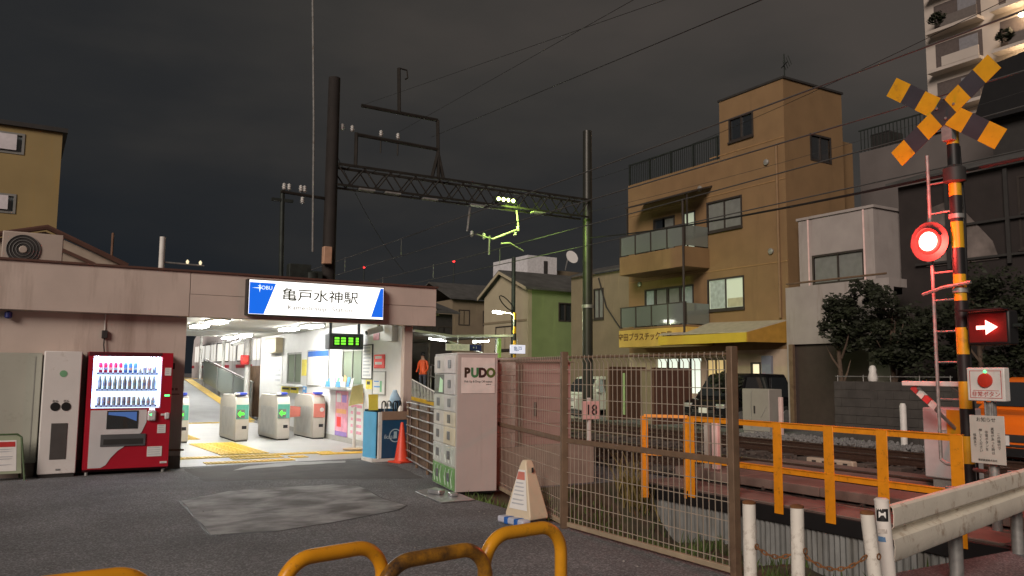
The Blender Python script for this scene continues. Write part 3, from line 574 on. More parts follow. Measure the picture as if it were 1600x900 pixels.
for r_ in range(3):
    zs = DZ0+.045+.245*(2-r_)
    s_ = part(t, 'shelf', B().box(DX0+.06, DX1-.05, 13.79, 13.86, zs-.028, zs), mat('shelf_blue', (.09, .11, .22), .5))
    bt = B()
    for i in range(12): bt.box(DX0+.08+.068*i, DX0+.13+.068*i, 13.784, 13.789, zs-.02, zs-.004)
    part(s_, 'button', bt, emis('btn_glow', (.5, .6, 1), .8))
    for i in range(12):
        x = DX0+.105+.0685*i; h = (.15, .19, .125)[r_]; c = cols[r_][i]; c = c if r_ == 0 and i < 8 else tuple(.5*q+.42 for q in c); mm = mat('drink_%d_%d' % (r_, i), c, .35, 0, .2, 20)
        R0 = .026
        prof = [(R0*.85, 0), (R0, .01), (R0, h*.62), (R0*.45, h*.85), (R0*.4, h)] if r_ == 1 or i > 7 else [(R0*.85, 0), (R0, .012), (R0, h-.015), (R0*.8, h)]
        d = part(t, 'drink_sample', B().lathe(prof, (x, 13.825, zs+.001), 10), mm)
        part(d, 'wrapper', B().lathe([(R0+.0012, h*.25), (R0+.0012, h*.5)], (x, 13.825, zs+.001), 10), mat('wrap_%d' % (i % 4), [(.8, .82, .85), (.3, .35, .6), (.75, .45, .45), (.4, .6, .75)][i % 4], .5))
part(t, 'display_glass', B().box(DX0-.008, DX1+.008, 13.744, 13.748, DZ0-.008, DZ1+.008), 'clear')
swo = [(1.03, .06), (1.2, .06), (1.27, .1), (1.33, .2), (1.42, .3), (1.6, .43), (1.74, .57), (1.8, .72), (1.8, .96), (1.03, .96)]
part(t, 'silver_panel', B().prism([(x, 13.742, z+.05) if z < .9 else (x, 13.742, z) for x, z in swo], (0, .006, 0)), 'vend_silver')
part(t, 'bill_screen', B().box(1.25, 1.68, 13.734, 13.741, .68, .95), 'pane_dark'); part(t, 'screen_glow', B().prism([(1.27, 13.732, .93), (1.66, 13.732, .93), (1.66, 13.732, .79), (1.5, 13.732, .86), (1.27, 13.732, .89)], (0, .001, 0)), 'vend_screen')
sl = part(t, 'delivery_slot', B().box(1.18, 1.8, 13.73, 13.741, .42, .6), mat('slot_grey', (.1, .1, .105), .5), .006); part(sl, 'flap', B().box(1.22, 1.76, 13.724, 13.729, .45, .53), 'dark', .004)
part(t, 'card_reader', B().cb((1.87, 13.725, .87), (.12, .05, .16)), 'vend_silver', .02); part(t, 'reader_light', B().box(1.83, 1.91, 13.738, 13.744, .955, .98), 'lit_white'); part(t, 'green_light', B().box(2.04, 2.115, 13.742, 13.748, 1.16, 1.185), 'green_led')
part(t, 'green_light', B().prism([(1.83, 13.698, .885), (1.865, 13.698, .905), (1.865, 13.698, .865)], (0, .001, 0)), 'green_led'); part(t, 'coin_return', B().cb((2.09, 13.735, .86), (.07, .04, .1)), 'vend_silver', .015); part(t, 'change_lever', B().cb((2.03, 13.74, .88), (.06, .02, .03)), 'vend_silver', .005)
for x0, x1, z0, z1, n in ((1.96, 2.08, .6, .73, 4), (1.83, 2.04, .25, .4, 4), (2.02, 2.12, .14, .17, 1), (2.03, 2.12, 1.48, 1.6, 3)):
    s_ = part(t, 'sticker', B().box(x0, x1, 13.742, 13.748, z0, z1), 'paper'); bb = B()
    for k in range(n): zz = z1-.015-(z1-z0-.02)/n*k; bb.box(x0+.012, x1-.015-rnd(0, .02), 13.7405, 13.7418, zz-.008, zz)
    part(s_, 'print', bb, 'print_grey')
for x in (X0+.06, X1-.06): part(t, 'foot', B().cyl((x, 13.83, 0), (x, 13.83, .045), .025), 'steel')
# recycling cabinet
mat('bin_white', (.74, .72, .7), .5, 0, .05, 3, dirt=.1, dcol=(.45, .4, .35)); t = thing('recycling_bin', 'white recycling bin cabinet with two round holes beside the vending machine', 'recycling bin', (.63, 13.95, 0))
part(t, 'cabinet', B().box(.39, .88, 13.78, 14.18, .05, 1.83), 'bin_white', .012); part(t, 'plinth', B().box(.41, .86, 13.8, 14.16, 0, .05), 'dark')
for x, s_ in ((.565, 'かん'), (.705, 'びん')):
    h = part(t, 'hole', B().lathe([(.055, 0), (.055, .012)], (x, 13.782, 1.02), 20, Matrix.Rotation(rad(90), 3, 'X')), 'black'); part(h, 'rim', B().tube([(x+.058*math.cos(a), 13.776, 1.02+.058*math.sin(a)) for a in [2*math.pi*k/20 for k in range(21)]], .006, 6), 'dark')
    text(h, 'lettering', s_, .04, 'ink', (x, 13.776, 1.1), XP, ZP)
part(t, 'front_grille', B().box(.53, .74, 13.772, 13.779, .26, .78), mat('grille', (.075, .07, .068), .6), .004); part(t, 'sticker', B().lathe([(.05, 0), (.05, .003)], (.645, 13.779, 1.5), 20, Matrix.Rotation(rad(90), 3, 'X')), mat('sticker_green', (.2, .45, .25), .6)); part(t, 'name_plate', B().box(.62, .68, 13.775, 13.779, .1, .125), 'steel')
# pale cabinet to the side
t = thing('utility_cabinet', 'pale greenish utility cabinet at the picture edge beside the recycling bin', 'cabinet', (-.2, 14.05, 0)); mat('cab_green', (.42, .43, .37), .6, 0, .06, 2, dirt=.2, dcol=(.3, .3, .25))
part(t, 'body', B().box(-.75, .37, 14.0, 14.18, .2, 1.8), 'cab_green', .01); part(t, 'base', B().box(-.73, .35, 14.02, 14.18, 0, .2), 'skirt'); part(t, 'door_edge', B().box(.28, .29, 13.996, 13.9995, .25, 1.75), 'frame_grey')
# notice board on feet
t = thing('notice_stand', 'low greenish notice stand with a red headed poster beside the bin', 'sign stand', (-.1, 13.7, 0)); mat('stand_green', (.35, .4, .28), .5)
part(t, 'panel', B().prism([(-.45, 13.62, .1), (.2, 13.62, .1), (.16, 13.72, .6), (.12, 13.725, .62), (-.42, 13.725, .62), (-.45, 13.72, .6)], (0, .02, 0)), 'stand_green', .005)
fr = [(-.46, 13.61, 0), (-.46, 13.72, .6), (-.42, 13.735, .64), (.12, 13.735, .64), (.17, 13.72, .6), (.24, 13.61, 0)]
part(t, 'frame', B().tube(fr, .014, 8), mat('frame_green', (.07, .12, .05), .5)); part(t, 'rear_leg', B().tube([(.12, 13.74, .62), (.18, 13.98, 0)], .014), 'frame_green'); part(t, 'rear_leg', B().tube([(-.4, 13.74, .62), (-.4, 13.98, 0)], .014), 'frame_green')
def slope(z): return 13.616+(z-.1)*.2
s_ = part(t, 'poster', B().prism([(-.42, slope(.14), .14), (.13, slope(.14), .14), (.11, slope(.56), .56), (-.41, slope(.56), .56)], (0, .002, 0)), 'paper'); part(s_, 'heading', B().prism([(-.4, slope(.47)-.003, .47), (.1, slope(.47)-.003, .47), (.095, slope(.54)-.003, .54), (-.4, slope(.54)-.003, .54)], (0, .002, 0)), 'ink_red')
bb = B()
for z in (.43, .4, .33, .3, .22): bb.prism([(-.38, slope(z)-.003, z), (.08+rnd(-.1, 0), slope(z)-.003, z), (.08, slope(z+.012)-.003, z+.012), (-.38, slope(z+.012)-.003, z+.012)], (0, .002, 0))
part(s_, 'print', bb, 'print_grey')
# wall fittings
t = thing('wall_switch', 'small dark socket box on the wall above the vending machine', 'socket', (1.19, 14.17, 2.06)); part(t, 'box', B().box(1.15, 1.23, 14.14, 14.2, 2.05, 2.17), 'dark', .005); part(t, 'conduit', B().cyl((1.19, 14.185, 2.17), (1.19, 14.185, 2.43), .009, n=6), 'white_paint'); part(t, 'cable', B().tube([(1.19, 14.17, 2.05), (1.185, 14.16, 1.95), (1.2, 14.16, 1.83)], .01, 6), 'black')
single('wall_lamp', B().lathe([(.03, 0), (.05, .02), (.05, .09), (.02, .11)], (-.1, 14.12, 2.3), 12), mat('lamp_blue', (.02, .03, .16), .4), 'small dark blue fitting hanging under the fascia at the picture edge', 'lamp')
single('wall_bracket', B().tube([(2.2, 14.18, .3), (2.2, 14.1, .3), (2.42, 14.1, .3)], .015, 6), 'rust_brown', 'thin rusty handle on the entrance pillar beside the vending machine', 'bracket')
t = thing('pillar_notice', 'faded dark stickers on the entrance pillar beside the vending machine', 'sticker', (2.28, 14.19, 1.2)); mat('faded', (.22, .13, .13), .7)
part(t, 'badge', B().box(2.19, 2.24, 14.192, 14.199, 1.58, 1.68), 'dark'); part(t, 'badge', B().box(2.2, 2.24, 14.192, 14.199, 1.24, 1.28), 'faded'); part(t, 'badge', B().box(2.26, 2.3, 14.192, 14.199, 1.24, 1.28), 'faded'); part(t, 'line', B().box(2.18, 2.33, 14.194, 14.199, 1.17, 1.19), 'faded')

# ------------------------------------------------------------------ parcel locker
t = thing('parcel_locker', 'grey parcel locker with pastel doors and a printed sign on its side', 'parcel locker', (5.23, 10.08, 0))
mat('locker_side', (.47, .40, .38), .5, 0, .04, 3, dirt=.15, dcol=(.38, .32, .3), streak=True); mat('locker_frame', (.6, .6, .57), .45)
LX0, LX1, LY0, LY1, LZ0, LZ1 = 4.96, 5.51, 9.5, 10.66, .03, 1.8
part(t, 'body', B().box(LX0, LX1, LY0, LY1, LZ0, LZ1), 'locker_side', .008); part(t, 'plinth', B().box(LX0+.05, LX1-.04, LY0+.06, LY1-.06, .0, LZ0-.001), 'dark')
part(t, 'top_cap', B().box(LX0-.01, LX1+.005, LY0-.005, LY1+.005, LZ1+.001, LZ1+.02), 'locker_frame', .004); part(t, 'front_frame', B().box(LX0-.012, LX0-.001, LY0, LY1, LZ0, LZ1), 'locker_frame')
rows = [.03, .33, .6, .84, 1.04, 1.26, 1.54, 1.79]
dc = [[(.1, .32, .08)]*2, [(.3, .46, .32), (.38, .5, .42)], [(.72, .6, .14), (.55, .62, .5)], [(.7, .6, .22), (.6, .62, .45)], [(.5, .56, .5), (.45, .6, .42)], [(.6, .6, .58), (.42, .56, .38)], [(.62, .5, .46), (.6, .56, .42)]]
for r_ in range(7):
    for c in range(2):
        y0, y1 = (LY0+.015, LY0+.585) if c == 0 else (LY0+.595, LY1-.015); z0, z1 = rows[r_]+.01, rows[r_+1]-.004
        if r_ == 5 and c == 1:
            d = part(t, 'touch_panel', B().box(LX0-.022, LX0-.013, y0, y1, z0, z1), mat('panel_dk', (.06, .07, .04), .4)); part(d, 'screen', B().prism([(LX0-.024, y0+.08, z0+.02), (LX0-.024, y1-.25, z0+.02), (LX0-.024, y1-.32, z1-.04), (LX0-.024, y0+.08, z1-.08)], (.001, 0, 0)), emis('panel_glow', (.5, .75, .45), .45)); continue
        d = part(t, 'door', B().box(LX0-.028, LX0-.013, y0, y1, z0, z1), mat('locker_door_%d%d' % (r_, c), tuple(.35*q+.42 for q in dc[r_][c]) if r_ else (.16, .36, .12), .45, 0, .16, 3.5), .004)
        part(d, 'lock', B().box(LX0-.036, LX0-.0285, y0+.22, y0+.36, (z0+z1)/2-.05, (z0+z1)/2+.06), mat('lock_grey', (.16, .17, .18), .4, .4), .003)
        if r_ in (0, 1):
            o = B()
            for k in range(3): yy = y0+.1+.16*k; o.tube([(LX0-.03, yy, z0+.03), (LX0-.03, yy+.05, (z0+z1)/2), (LX0-.03, yy-.02, z1-.03)], .006, 5)
            part(d, 'line_art', o, mat('line_white', (.6, .68, .64), .6))
p = part(t, 'sign_panel', B().box(5.01, 5.47, LY0-.008, LY0-.001, 1.29, 1.755), mat('sign_pale', (.74, .66, .63), .5), .003)
for ch, x, c in (('P', 5.085, (.05, .025, .015)), ('U', 5.19, (.06, .2, .08)), ('D', 5.297, (.05, .02, .02)), ('O', 5.41, (.1, .14, .03))):
    text(p, 'letter', ch, .165, mat('pudo_'+ch, c, .5), (x, LY0-.0095, 1.555), XP, ZP, sx=.9, bold=.009)
text(p, 'lettering', 'Pick Up & Drop Off station', .039, 'ink', (5.24, LY0-.0095, 1.445), XP, ZP, sx=.88); text(p, 'small_print', 'pudo-st', .022, 'ink', (5.38, LY0-.0095, 1.41), XP, ZP)
_c = Vector((4.96, 9.5, 0)); _q = Matrix.Rotation(rad(-12), 3, 'Z'); t.location = Vector((4.955, 9.53, 0))+_q@(Vector(t.location)-_c); t.rotation_euler = (0, 0, rad(-12))
t = thing('metal_plate', 'crumpled checker plate lying on the ground at the locker foot', 'metal plate', (4.75, 9.6, 0)); mat('alu', (.55, .57, .58), .35, .8, .15, 12, .3, 60)
part(t, 'sheet', B().prism([(4.58, 9.95, .006), (4.47, 8.98, .006), (4.93, 8.98, .006), (5.0, 9.48, .006), (4.99, 10.2, .006)], (0, 0, .012)), 'alu', .003); part(t, 'fixing_block', B().cb((4.72, 9.62, .045), (.12, .2, .05), .4), 'alu', .01); part(t, 'fixing_block', B().cb((4.82, 9.35, .04), (.1, .14, .04), -.2), 'alu', .01)

# A-frame notice by the fence
t = thing('a_frame_sign', 'tapered cream plastic notice stand with small red header by the mesh fence', 'sign stand', (4.7, 7.42, 0)); mat('cream', (.68, .58, .42), .5, 0, .06, 4, dirt=.15, dcol=(.5, .4, .28))
a, c = (4.7, 7.42), rad(8)
def rot2(u, v): return (a[0]+u*math.cos(c)-v*math.sin(c), a[1]+u*math.sin(c)+v*math.cos(c))
lo = [(-.13, -.2), (.12, -.2), (.12, .2), (-.13, .2)]; hi = [(-.06, -.045), (.05, -.045), (.05, .045), (-.06, .045)]
b = B(); ring = lambda P, z, k=1: [(*rot2(u*k, v*k), z) for u, v in P]
b.v = ring(lo, .06)+ring(lo, .1)+ring([(u*.5+p*.5, v*.5+q*.5) for (u, v), (p, q) in zip(lo, hi)], .36)+ring(hi, .61)+ring(hi, .65, .7)
for i in range(4):
    for j in range(4): b.f.append((4*i+j, 4*i+(j+1) % 4, 4*i+4+(j+1) % 4, 4*i+4+j))
b.f += [(3, 2, 1, 0), (16, 17, 18, 19)]
part(t, 'shell', b, 'cream', .012)
def face(u, z): k = (z-.1)/.51; x = -.13+.07*k-.004; return (*rot2(x, u*(1-k*.72)), z)
s_ = part(t, 'poster', B().prism([face(.15, .15), face(-.16, .15), face(-.16, .55), face(.15, .55)], (-.002, 0, 0)), 'paper'); part(s_, 'heading', B().prism([Vector(face(.13, .45))+Vector((-.004, 0, 0)), Vector(face(-.13, .45))+Vector((-.004, 0, 0)), Vector(face(-.13, .53))+Vector((-.004, 0, 0)), Vector(face(.13, .53))+Vector((-.004, 0, 0))], (-.001, 0, 0)), mat('head_red', (.6, .2, .16), .6))
bb = B()
for z in (.41, .37, .33, .29, .24, .2): bb.prism([Vector(face(.12, z))+Vector((-.004, 0, 0)), Vector(face(-.12+rnd(0, .08), z))+Vector((-.004, 0, 0)), Vector(face(-.12, z+.014))+Vector((-.004, 0, 0)), Vector(face(.12, z+.014))+Vector((-.004, 0, 0))], (-.001, 0, 0))
part(s_, 'print', bb, 'print_grey'); part(t, 'handle_slot', B().cb((*rot2(.0, -.085), .55), (.02, .012, .05)), 'ink')
part(t, 'weight', B().cb((*rot2(-.16, .02), .035), (.12, .42, .07), c), mat('weight_pale', (.5, .52, .62), .5), .02)
for k in (-.1, .06): part(t, 'weight_band', B().cb((*rot2(-.165, .02+k), .036), (.125, .06, .072), c), 'ink_blue', .01)

# ------------------------------------------------------------------ slatted fence between station and locker
t = thing('pipe_rail_fence', 'low fence of thin horizontal rails and brown boards between station and locker', 'fence', (5.7, 12.1, 0))
P0, P1 = Vector((5.98, 13.35, 0)), Vector((5.33, 10.75, 0)); dv = (P1-P0).normalized()
for k in range(4): q = P0+(P1-P0)*k/3; part(t, 'post', B().cyl(q, q+Vector((0, 0, 1.06)), .025), 'fence_brown')
off = Vector((.06, -.015, 0))
for z in (.09, .22, .36, .5, .65, .8, .95, 1.04): part(t, 'rail', B().cyl(P0+Vector((-.03, 0, z)), P1+Vector((-.03, 0, z)), .013, n=8), 'galv')
for k, z in enumerate((.02, .17, .32, .47, .62, .77)): part(t, 'board', B().prism([P0+off+Vector((0, 0, z)), P1+off+Vector((0, 0, z)), P1+off+Vector((0, 0, z+.14)), P0+off+Vector((0, 0, z+.14))], (.02, 0, 0)), mat('fence_board', (.13, .085, .055), .8, 0, .25, 6))

# ------------------------------------------------------------------ block wall and shed behind the fence
t = thing('block_wall', 'short grey concrete block wall beside the parcel locker', 'wall', (6, 9.8, 0))
part(t, 'footing', B().box(5.3, 7.3, 9.72, 9.95, 0, .55), mat('footing', (.34, .3, .25), .9, 0, .15, 5, .4, 50)); s0 = None
for r_ in range(6):
    for k in range(3):
        x0 = 5.3+.3*k-(.15 if r_ % 2 else 0); x0b, x1b = max(5.3, x0), min(5.96, x0+.295)
        if x1b-x0b > .05: part(t, 'block', B().box(x0b, x1b, 9.72+rnd(0, .006), 9.9, .552+.195*r_, .742+.195*r_), 'block', .006)
part(t, 'coping', B().box(5.28, 5.98, 9.7, 9.92, 1.724, 1.76), 'block', .006)
t = thing('equipment_shed', 'small flat shed tinted with red signal light behind the mesh fence', 'shed', (6.5, 10.4, .3)); mat('shed', (.42, .29, .27), .6, .05, .06, 3, dirt=.2, dcol=(.3, .2, .18), streak=True)  # whitish shed; the signal's red light is put into its pink colours
part(t, 'wall', B().box(6.02, 7.05, 9.96, 11.0, .0, 1.72), 'shed'); part(t, 'roof', B().prism([(5.97, 9.9, 1.722), (6.3, 9.9, 1.79), (6.75, 9.9, 1.79), (7.1, 9.9, 1.722)], (0, 1.15, 0)), mat('shed_roof', (.3, .22, .19), .6), .01)
for x in (6.03, 6.16): part(t, 'corner_post', B().box(x, x+.05, 9.935, 9.958, .02, 1.7), 'rust_brown')
for k in range(9): part(t, 'seam', B().box(6.25, 7.04, 9.95, 9.959, .12+.18*k, .13+.18*k), mat('shed_seam', (.3, .2, .19), .6))
part(t, 'handle', B().box(6.42, 6.44, 9.93, 9.957, .95, 1.15), 'dark')

# ------------------------------------------------------------------ brown mesh fence
def mesh_fence(name, y0, y1, label, z1=1.72, x=4.86, stp=.067):
    t = thing(name, label, 'fence', (x, (y0+y1)/2, 0), group='brown mesh fence panels')
    part(t, 'post', B().box(x-.035, x+.035, y0-.03, y0+.03, 0, z1+.06), 'fence_brown', .006)
    b = B(); n = int((y1-y0)/stp)
    for i in range(1, n): yy = y0+(y1-y0)*i/n; b.tube([(x, yy, .06), (x, yy, z1-.06), (x-.03, yy, z1-.02), (x-.025, yy, z1+.02)], .004, 4)
    z = .12
    while z < z1-.04: b.tube([(x+.006, y0, z), (x+.006, y1, z)], .0044, 4); z += .1475
    part(t, 'wire_mesh', b, mat('mesh_wire', (.42, .36, .29), .5, .2), kind='stuff')
    part(t, 'rail', B().box(x-.015, x+.02, y0+.03, y1-.03, .855, .905), 'fence_brown', .005); part(t, 'rail', B().box(x-.02, x+.02, y0+.03, y1-.03, .03, .075), mat('rail_tan', (.36, .29, .2), .6, .1, .15, 6), .005); part(t, 'rail', B().tube([(x-.012, y0+.03, z1), (x-.012, y1-.03, z1)], .012), 'fence_brown')
    return t
mesh_fence('mesh_fence', 4.66, 6.93, 'brown wire mesh fence panel standing before the orange railing'); mesh_fence('mesh_fence', 6.93, 9.7, 'brown wire mesh fence panel in front of the red-lit shed')
bpy.data.objects['mesh_fence']; mf2 = bpy.data.objects['mesh_fence.001']; _c = mf2.location.copy(); mf2.location = (5.25, 8.31, 0); mf2.rotation_euler = (0, 0, -math.atan2(.78, 2.7))
# 18 post
t = thing('kilometre_post', 'white number plate reading 18 on a thin post behind the mesh fence', 'sign', (7.45, 10, 0)); part(t, 'post', B().box(7.42, 7.47, 10.01, 10.05, 0, 1.2), 'white_paint'); p = part(t, 'plate', B().box(7.29, 7.62, 9.985, 10.005, .88, 1.15), mat('plate_red_lit', (.74, .5, .48), .5), .006)  # white plate; red signal light is put into its pink colour
text(p, 'number', '18', .22, 'ink', (7.455, 9.983, 1.012), XP, ZP, bold=.003)

# ------------------------------------------------------------------ orange railing
t = thing('orange_railing', 'orange angle-iron railing along the edge of the crossing apron', 'railing', (7.98, 6.5, 0))
ys_ = [8.38, 7.62, 6.9, 6.17, 5.5, 4.69]
for y in ys_:
    part(t, 'post', B().box(7.928, 7.938, y-.066, y+.066, -.09, .985), 'orange_paint', .003); part(t, 'post_web', B().box(7.94, 8.0, y+.04, y+.048, -.012, .985), 'orange_paint')
for z in (.985, .45): part(t, 'rail', B().box(7.925, 7.99, 4.64, 8.43, z, z+.008), 'orange_paint'); part(t, 'rail', B().box(7.94, 7.948, 4.64, 8.43, z-.06, z-.001), 'orange_paint')
t = thing('orange_railing', 'short return of orange railing by the dry reeds', 'railing', (7.75, 8.9, 0)); q0, q1 = Vector((7.6, 8.95, 0)), Vector((7.95, 8.45, 0))
for q in (q0,): part(t, 'post', B().cb((q.x, q.y, .42), (.1, .03, 1.12), rad(-30)), 'orange_paint', .003)
for z in (.98, .46): part(t, 'rail', B().tube([q0+Vector((0, 0, z)), q1+Vector((0, 0, z))], .03, 4), 'orange_paint')
part(t, 'post', B().cb((7.96, 8.5, .43), (.07, .05, 1.1), rad(-30)), 'orange_paint', .003)
# stakes
mat('stake_pink', (.75, .55, .52), .5)
single('boundary_stake', B().box(8.95, 9.03, 8.9, 9.02, 0, .86), 'stake_pink', 'pinkish white boundary stake standing right behind the orange railing', 'stake', bevel=.01)
single('boundary_stake', B().cb((8.95, 9.1, .42), (.08, .08, .84), .2), mat('stake_grey', (.4, .38, .34), .7), 'grey stake leaning beside the pinkish boundary stake', 'stake', bevel=.01)
single('boundary_stake', B().box(16.45, 16.53, 14.15, 14.25, 0, 1.02), 'stake_pink', 'slim white stake beside the grey cabinet across the tracks', 'stake', bevel=.01)
single('boundary_post', B().lathe([(.07, 0), (.07, .92), (.05, .98)], (16.5, 10.9, 0), 12), 'white_paint', 'round white post before the dark block wall across the tracks', 'post')
t = thing('rail_joint_box', 'low pale perforated bar lying between the rails', 'track fitting', (11.6, 8.9, .1)); part(t, 'bar', B().box(11.5, 11.62, 8.5, 9.4, .05, .2), mat('pale_bar', (.42, .36, .28), .7), .02)
for k in range(4): part(t, 'hole', B().box(11.494, 11.499, 8.6+.2*k, 8.68+.2*k, .09, .16), 'dark')

# ------------------------------------------------------------------ white bollards, chain, guard rail, bicycle hoops
mat('chipped_white', (.78, .75, .68), .5, 0, .08, 6, .15, 40, dirt=.34, dcol=(.2, .15, .1), dscale=9); mat('rust', (.2, .085, .03), .85, 0, .4, 14, .4, 50); mat('post_white', (.82, .78, .73), .45, 0, .06, 5, dirt=.12, dcol=(.35, .25, .2), dscale=10)
bol = [((3.79, 3.52), (0, 0), 'white pipe bollard beside the mesh fence post', .815), ((3.945, 3.3), (.01, 0), 'white chipped pipe bollard in the middle of the chained row', .81), ((4.19, 3.0), (-.07, .02), 'leaning chipped white pipe bollard next to the guard rail', .8)]
for (x, y), (lx, ly), l_, h in bol:
    t = thing('pipe_bollard', l_, 'bollard', (x, y, 0), group='white pipe bollards with chain'); part(t, 'pipe', B().cyl((x-lx, y-ly, -.05), (x+lx*.2, y+ly*.2, h-.02), .038, n=20), 'chipped_white'); part(t, 'cap', B().lathe([(.0385, 0), (.039, .012), (.02, .02)], (x+lx*.2, y+ly*.2, h-.022), 20), 'rust'); part(t, 'chain_eye', B().tube([(x+.012+.016*math.cos(a), y-.042, .55+.016*math.sin(a)) for a in [i*.785 for i in range(9)]], .004, 6), 'rust')
def chain(p, q, sag, label):
    b = B(); p, q = Vector(p), Vector(q); n = max(8, int((q-p).length/.03)); 
    def P(t): return p+(q-p)*t-Vector((0, 0, sag*4*t*(1-t)))
    for i in range(n):
        a, c = P(i/n), P((i+1)/n); d = (c-a).normalized(); u = Vector((0, 0, 1)) if i % 2 else d.cross(Vector((0, 0, 1))).normalized(); m_ = (a+c)/2; l_ = (c-a).length*.68
        b.tube([m_+d*l_*math.cos(k)+u*.011*math.sin(k) for k in [2*math.pi*j/8 for j in range(9)]], .0042, 5, False)
    single('chain', b, 'rust', label, 'chain', 'chains between the bollards')
chain((3.8, 3.48, .55), (3.95, 3.3, .55), .05, 'rusty chain between the two bollards nearest the mesh fence'); chain((3.95, 3.3, .55), (4.15, 3.0, .55), .09, 'rusty chain between the middle and the leaning bollard')
t = thing('guard_rail', 'weathered white corrugated guard rail running along the road', 'guard rail', (6.2, 3.6, 0)); G0, G1 = Vector((4.72, 3.28, 0)), Vector((9.6, 4.42, 0)); gd = (G1-G0).normalized(); gn = Vector((gd.y, -gd.x, 0))
mat('guard_white', (.88, .83, .71), .5, .0, .08, 3, .25, 30, dirt=.3, dcol=(.3, .17, .08), dscale=7)
prof = [(.02, .40), (.05, .405), (.06, .42), (.065, .5), (.06, .545), (.015, .565), (.012, .59), (.05, .61), (.062, .625), (.065, .69), (.06, .735), (.045, .748), (.02, .75)]
pr2 = prof+[(u-.004, z) for u, z in reversed(prof)]
part(t, 'beam', B().prism([G0+gn*u+Vector((0, 0, z)) for u, z in pr2], G1-G0), 'guard_white'); 
ep = part(t, 'end_post', B().cyl((4.67, 3.2, -.05), (4.62, 3.22, .79), .043, n=20), 'post_white'); part(ep, 'cap', B().lathe([(.044, 0), (.045, .01), (.03, .02)], (4.62, 3.22, .788), 20), 'post_white')
pn = gd.cross(Vector((0, 0, 1))); vn = Vector((-.82, -.57, 0)); sd = Vector((.57, -.82, 0))
for z0, z1, mt_, wd in ((.672, .748, 'black', .034), (.6, .626, mat('paper_worn', (.6, .55, .5), .7, 0, .3, 30), .034), (.55, .58, mat('label_blue', (.12, .25, .45), .6), .034)):
    st_ = part(ep, 'sticker', B().prism([Vector((4.6705-.05*(z0+.09)/.84, 3.2195, z0))+vn*.044*math.cos(a)+sd*.044*math.sin(a) for a in (-.85, -.5, -.2, .1, .4, .75)]+[Vector((4.6705-.05*(z0+.09)/.84, 3.2195, z0))+vn*.0455*math.cos(a)+sd*.0455*math.sin(a) for a in (.75, .4, .1, -.2, -.5, -.85)], (0, 0, z1-z0)), mt_)
    if mt_ == 'black': part(st_, 'emblem', B().prism([Vector((4.625, 3.2195, .69))+vn*.0468*math.cos(a)+sd*.0465*math.sin(a)+Vector((0, 0, h)) for a, h in ((-.5, 0), (-.2, .018), (.1, .02), (.4, 0), (.4, .04), (-.5, .04))], (vn*.001)), 'paper')
for k in (.3, .62, .95): q = G0+(G1-G0)*k-gn*.07; part(t, 'post', B().cyl(q+Vector((0, 0, -.05)), q+Vector((0, 0, .72)), .05, n=14), 'galv')
def hoop(x0, x1, y0, y1, h, mt, label):
    r, R = .034, .15; t = thing('bicycle_hoop', label, 'hoop barrier', ((x0+x1)/2, (y0+y1)/2, 0), group='hoop barriers at the kerb'); a, c = Vector((x0, y0, 0)), Vector((x1, y1, 0)); d = (c-a).normalized(); pts = [a+Vector((0, 0, -.03)), a+Vector((0, 0, h-R-r))]
    for k in range(1, 9): an = math.pi/2*k/9; pts.append(a+d*(R-R*math.cos(an))+Vector((0, 0, h-R-r+R*math.sin(an))))
    pts += [a+d*R+Vector((0, 0, h-r)), c-d*R+Vector((0, 0, h-r))]
    for k in range(1, 9): an = math.pi/2*k/9; pts.append(c-d*(R-R*math.sin(an))+Vector((0, 0, h-R-r+R*math.cos(an))))
    pts += [c+Vector((0, 0, h-R-r)), c+Vector((0, 0, -.03))]
    part(t, 'tube', B().tube(pts, r, 16), mt)
    for q in (a, c): part(t, 'collar', B().lathe([(.06, 0), (.058, .012), (.036, .02)], q, 18), 'rust')
mat('hoop_yellow', (.78, .33, .012), .33, 0, .06, 6, dirt=.2, dcol=(.3, .13, .03), dscale=20); mat('hoop_worn', (.55, .25, .02), .3, .15, .2, 7, .1, 50, dirt=.95, dcol=(.055, .032, .022), dscale=6); mat('hoop_half', (.74, .33, .014), .33, 0, .12, 7, .1, 50, dirt=.42, dcol=(.09, .045, .02), dscale=7)
hoop(-.06, .56, 3.76, 3.8, .75, 'hoop_yellow', 'yellow hoop barrier alone in the bottom corner near the bin side'); hoop(1.07, 1.6, 3.72, 3.84, .75, 'hoop_yellow', 'clean yellow hoop barrier beside the dark worn one'); hoop(1.43, 2.02, 3.44, 3.56, .75, 'hoop_worn', 'dark worn hoop barrier with most of its yellow paint gone'); hoop(2.08, 2.6, 3.68, 3.76, .77, 'hoop_half', 'partly worn yellow hoop barrier nearest the mesh fence')

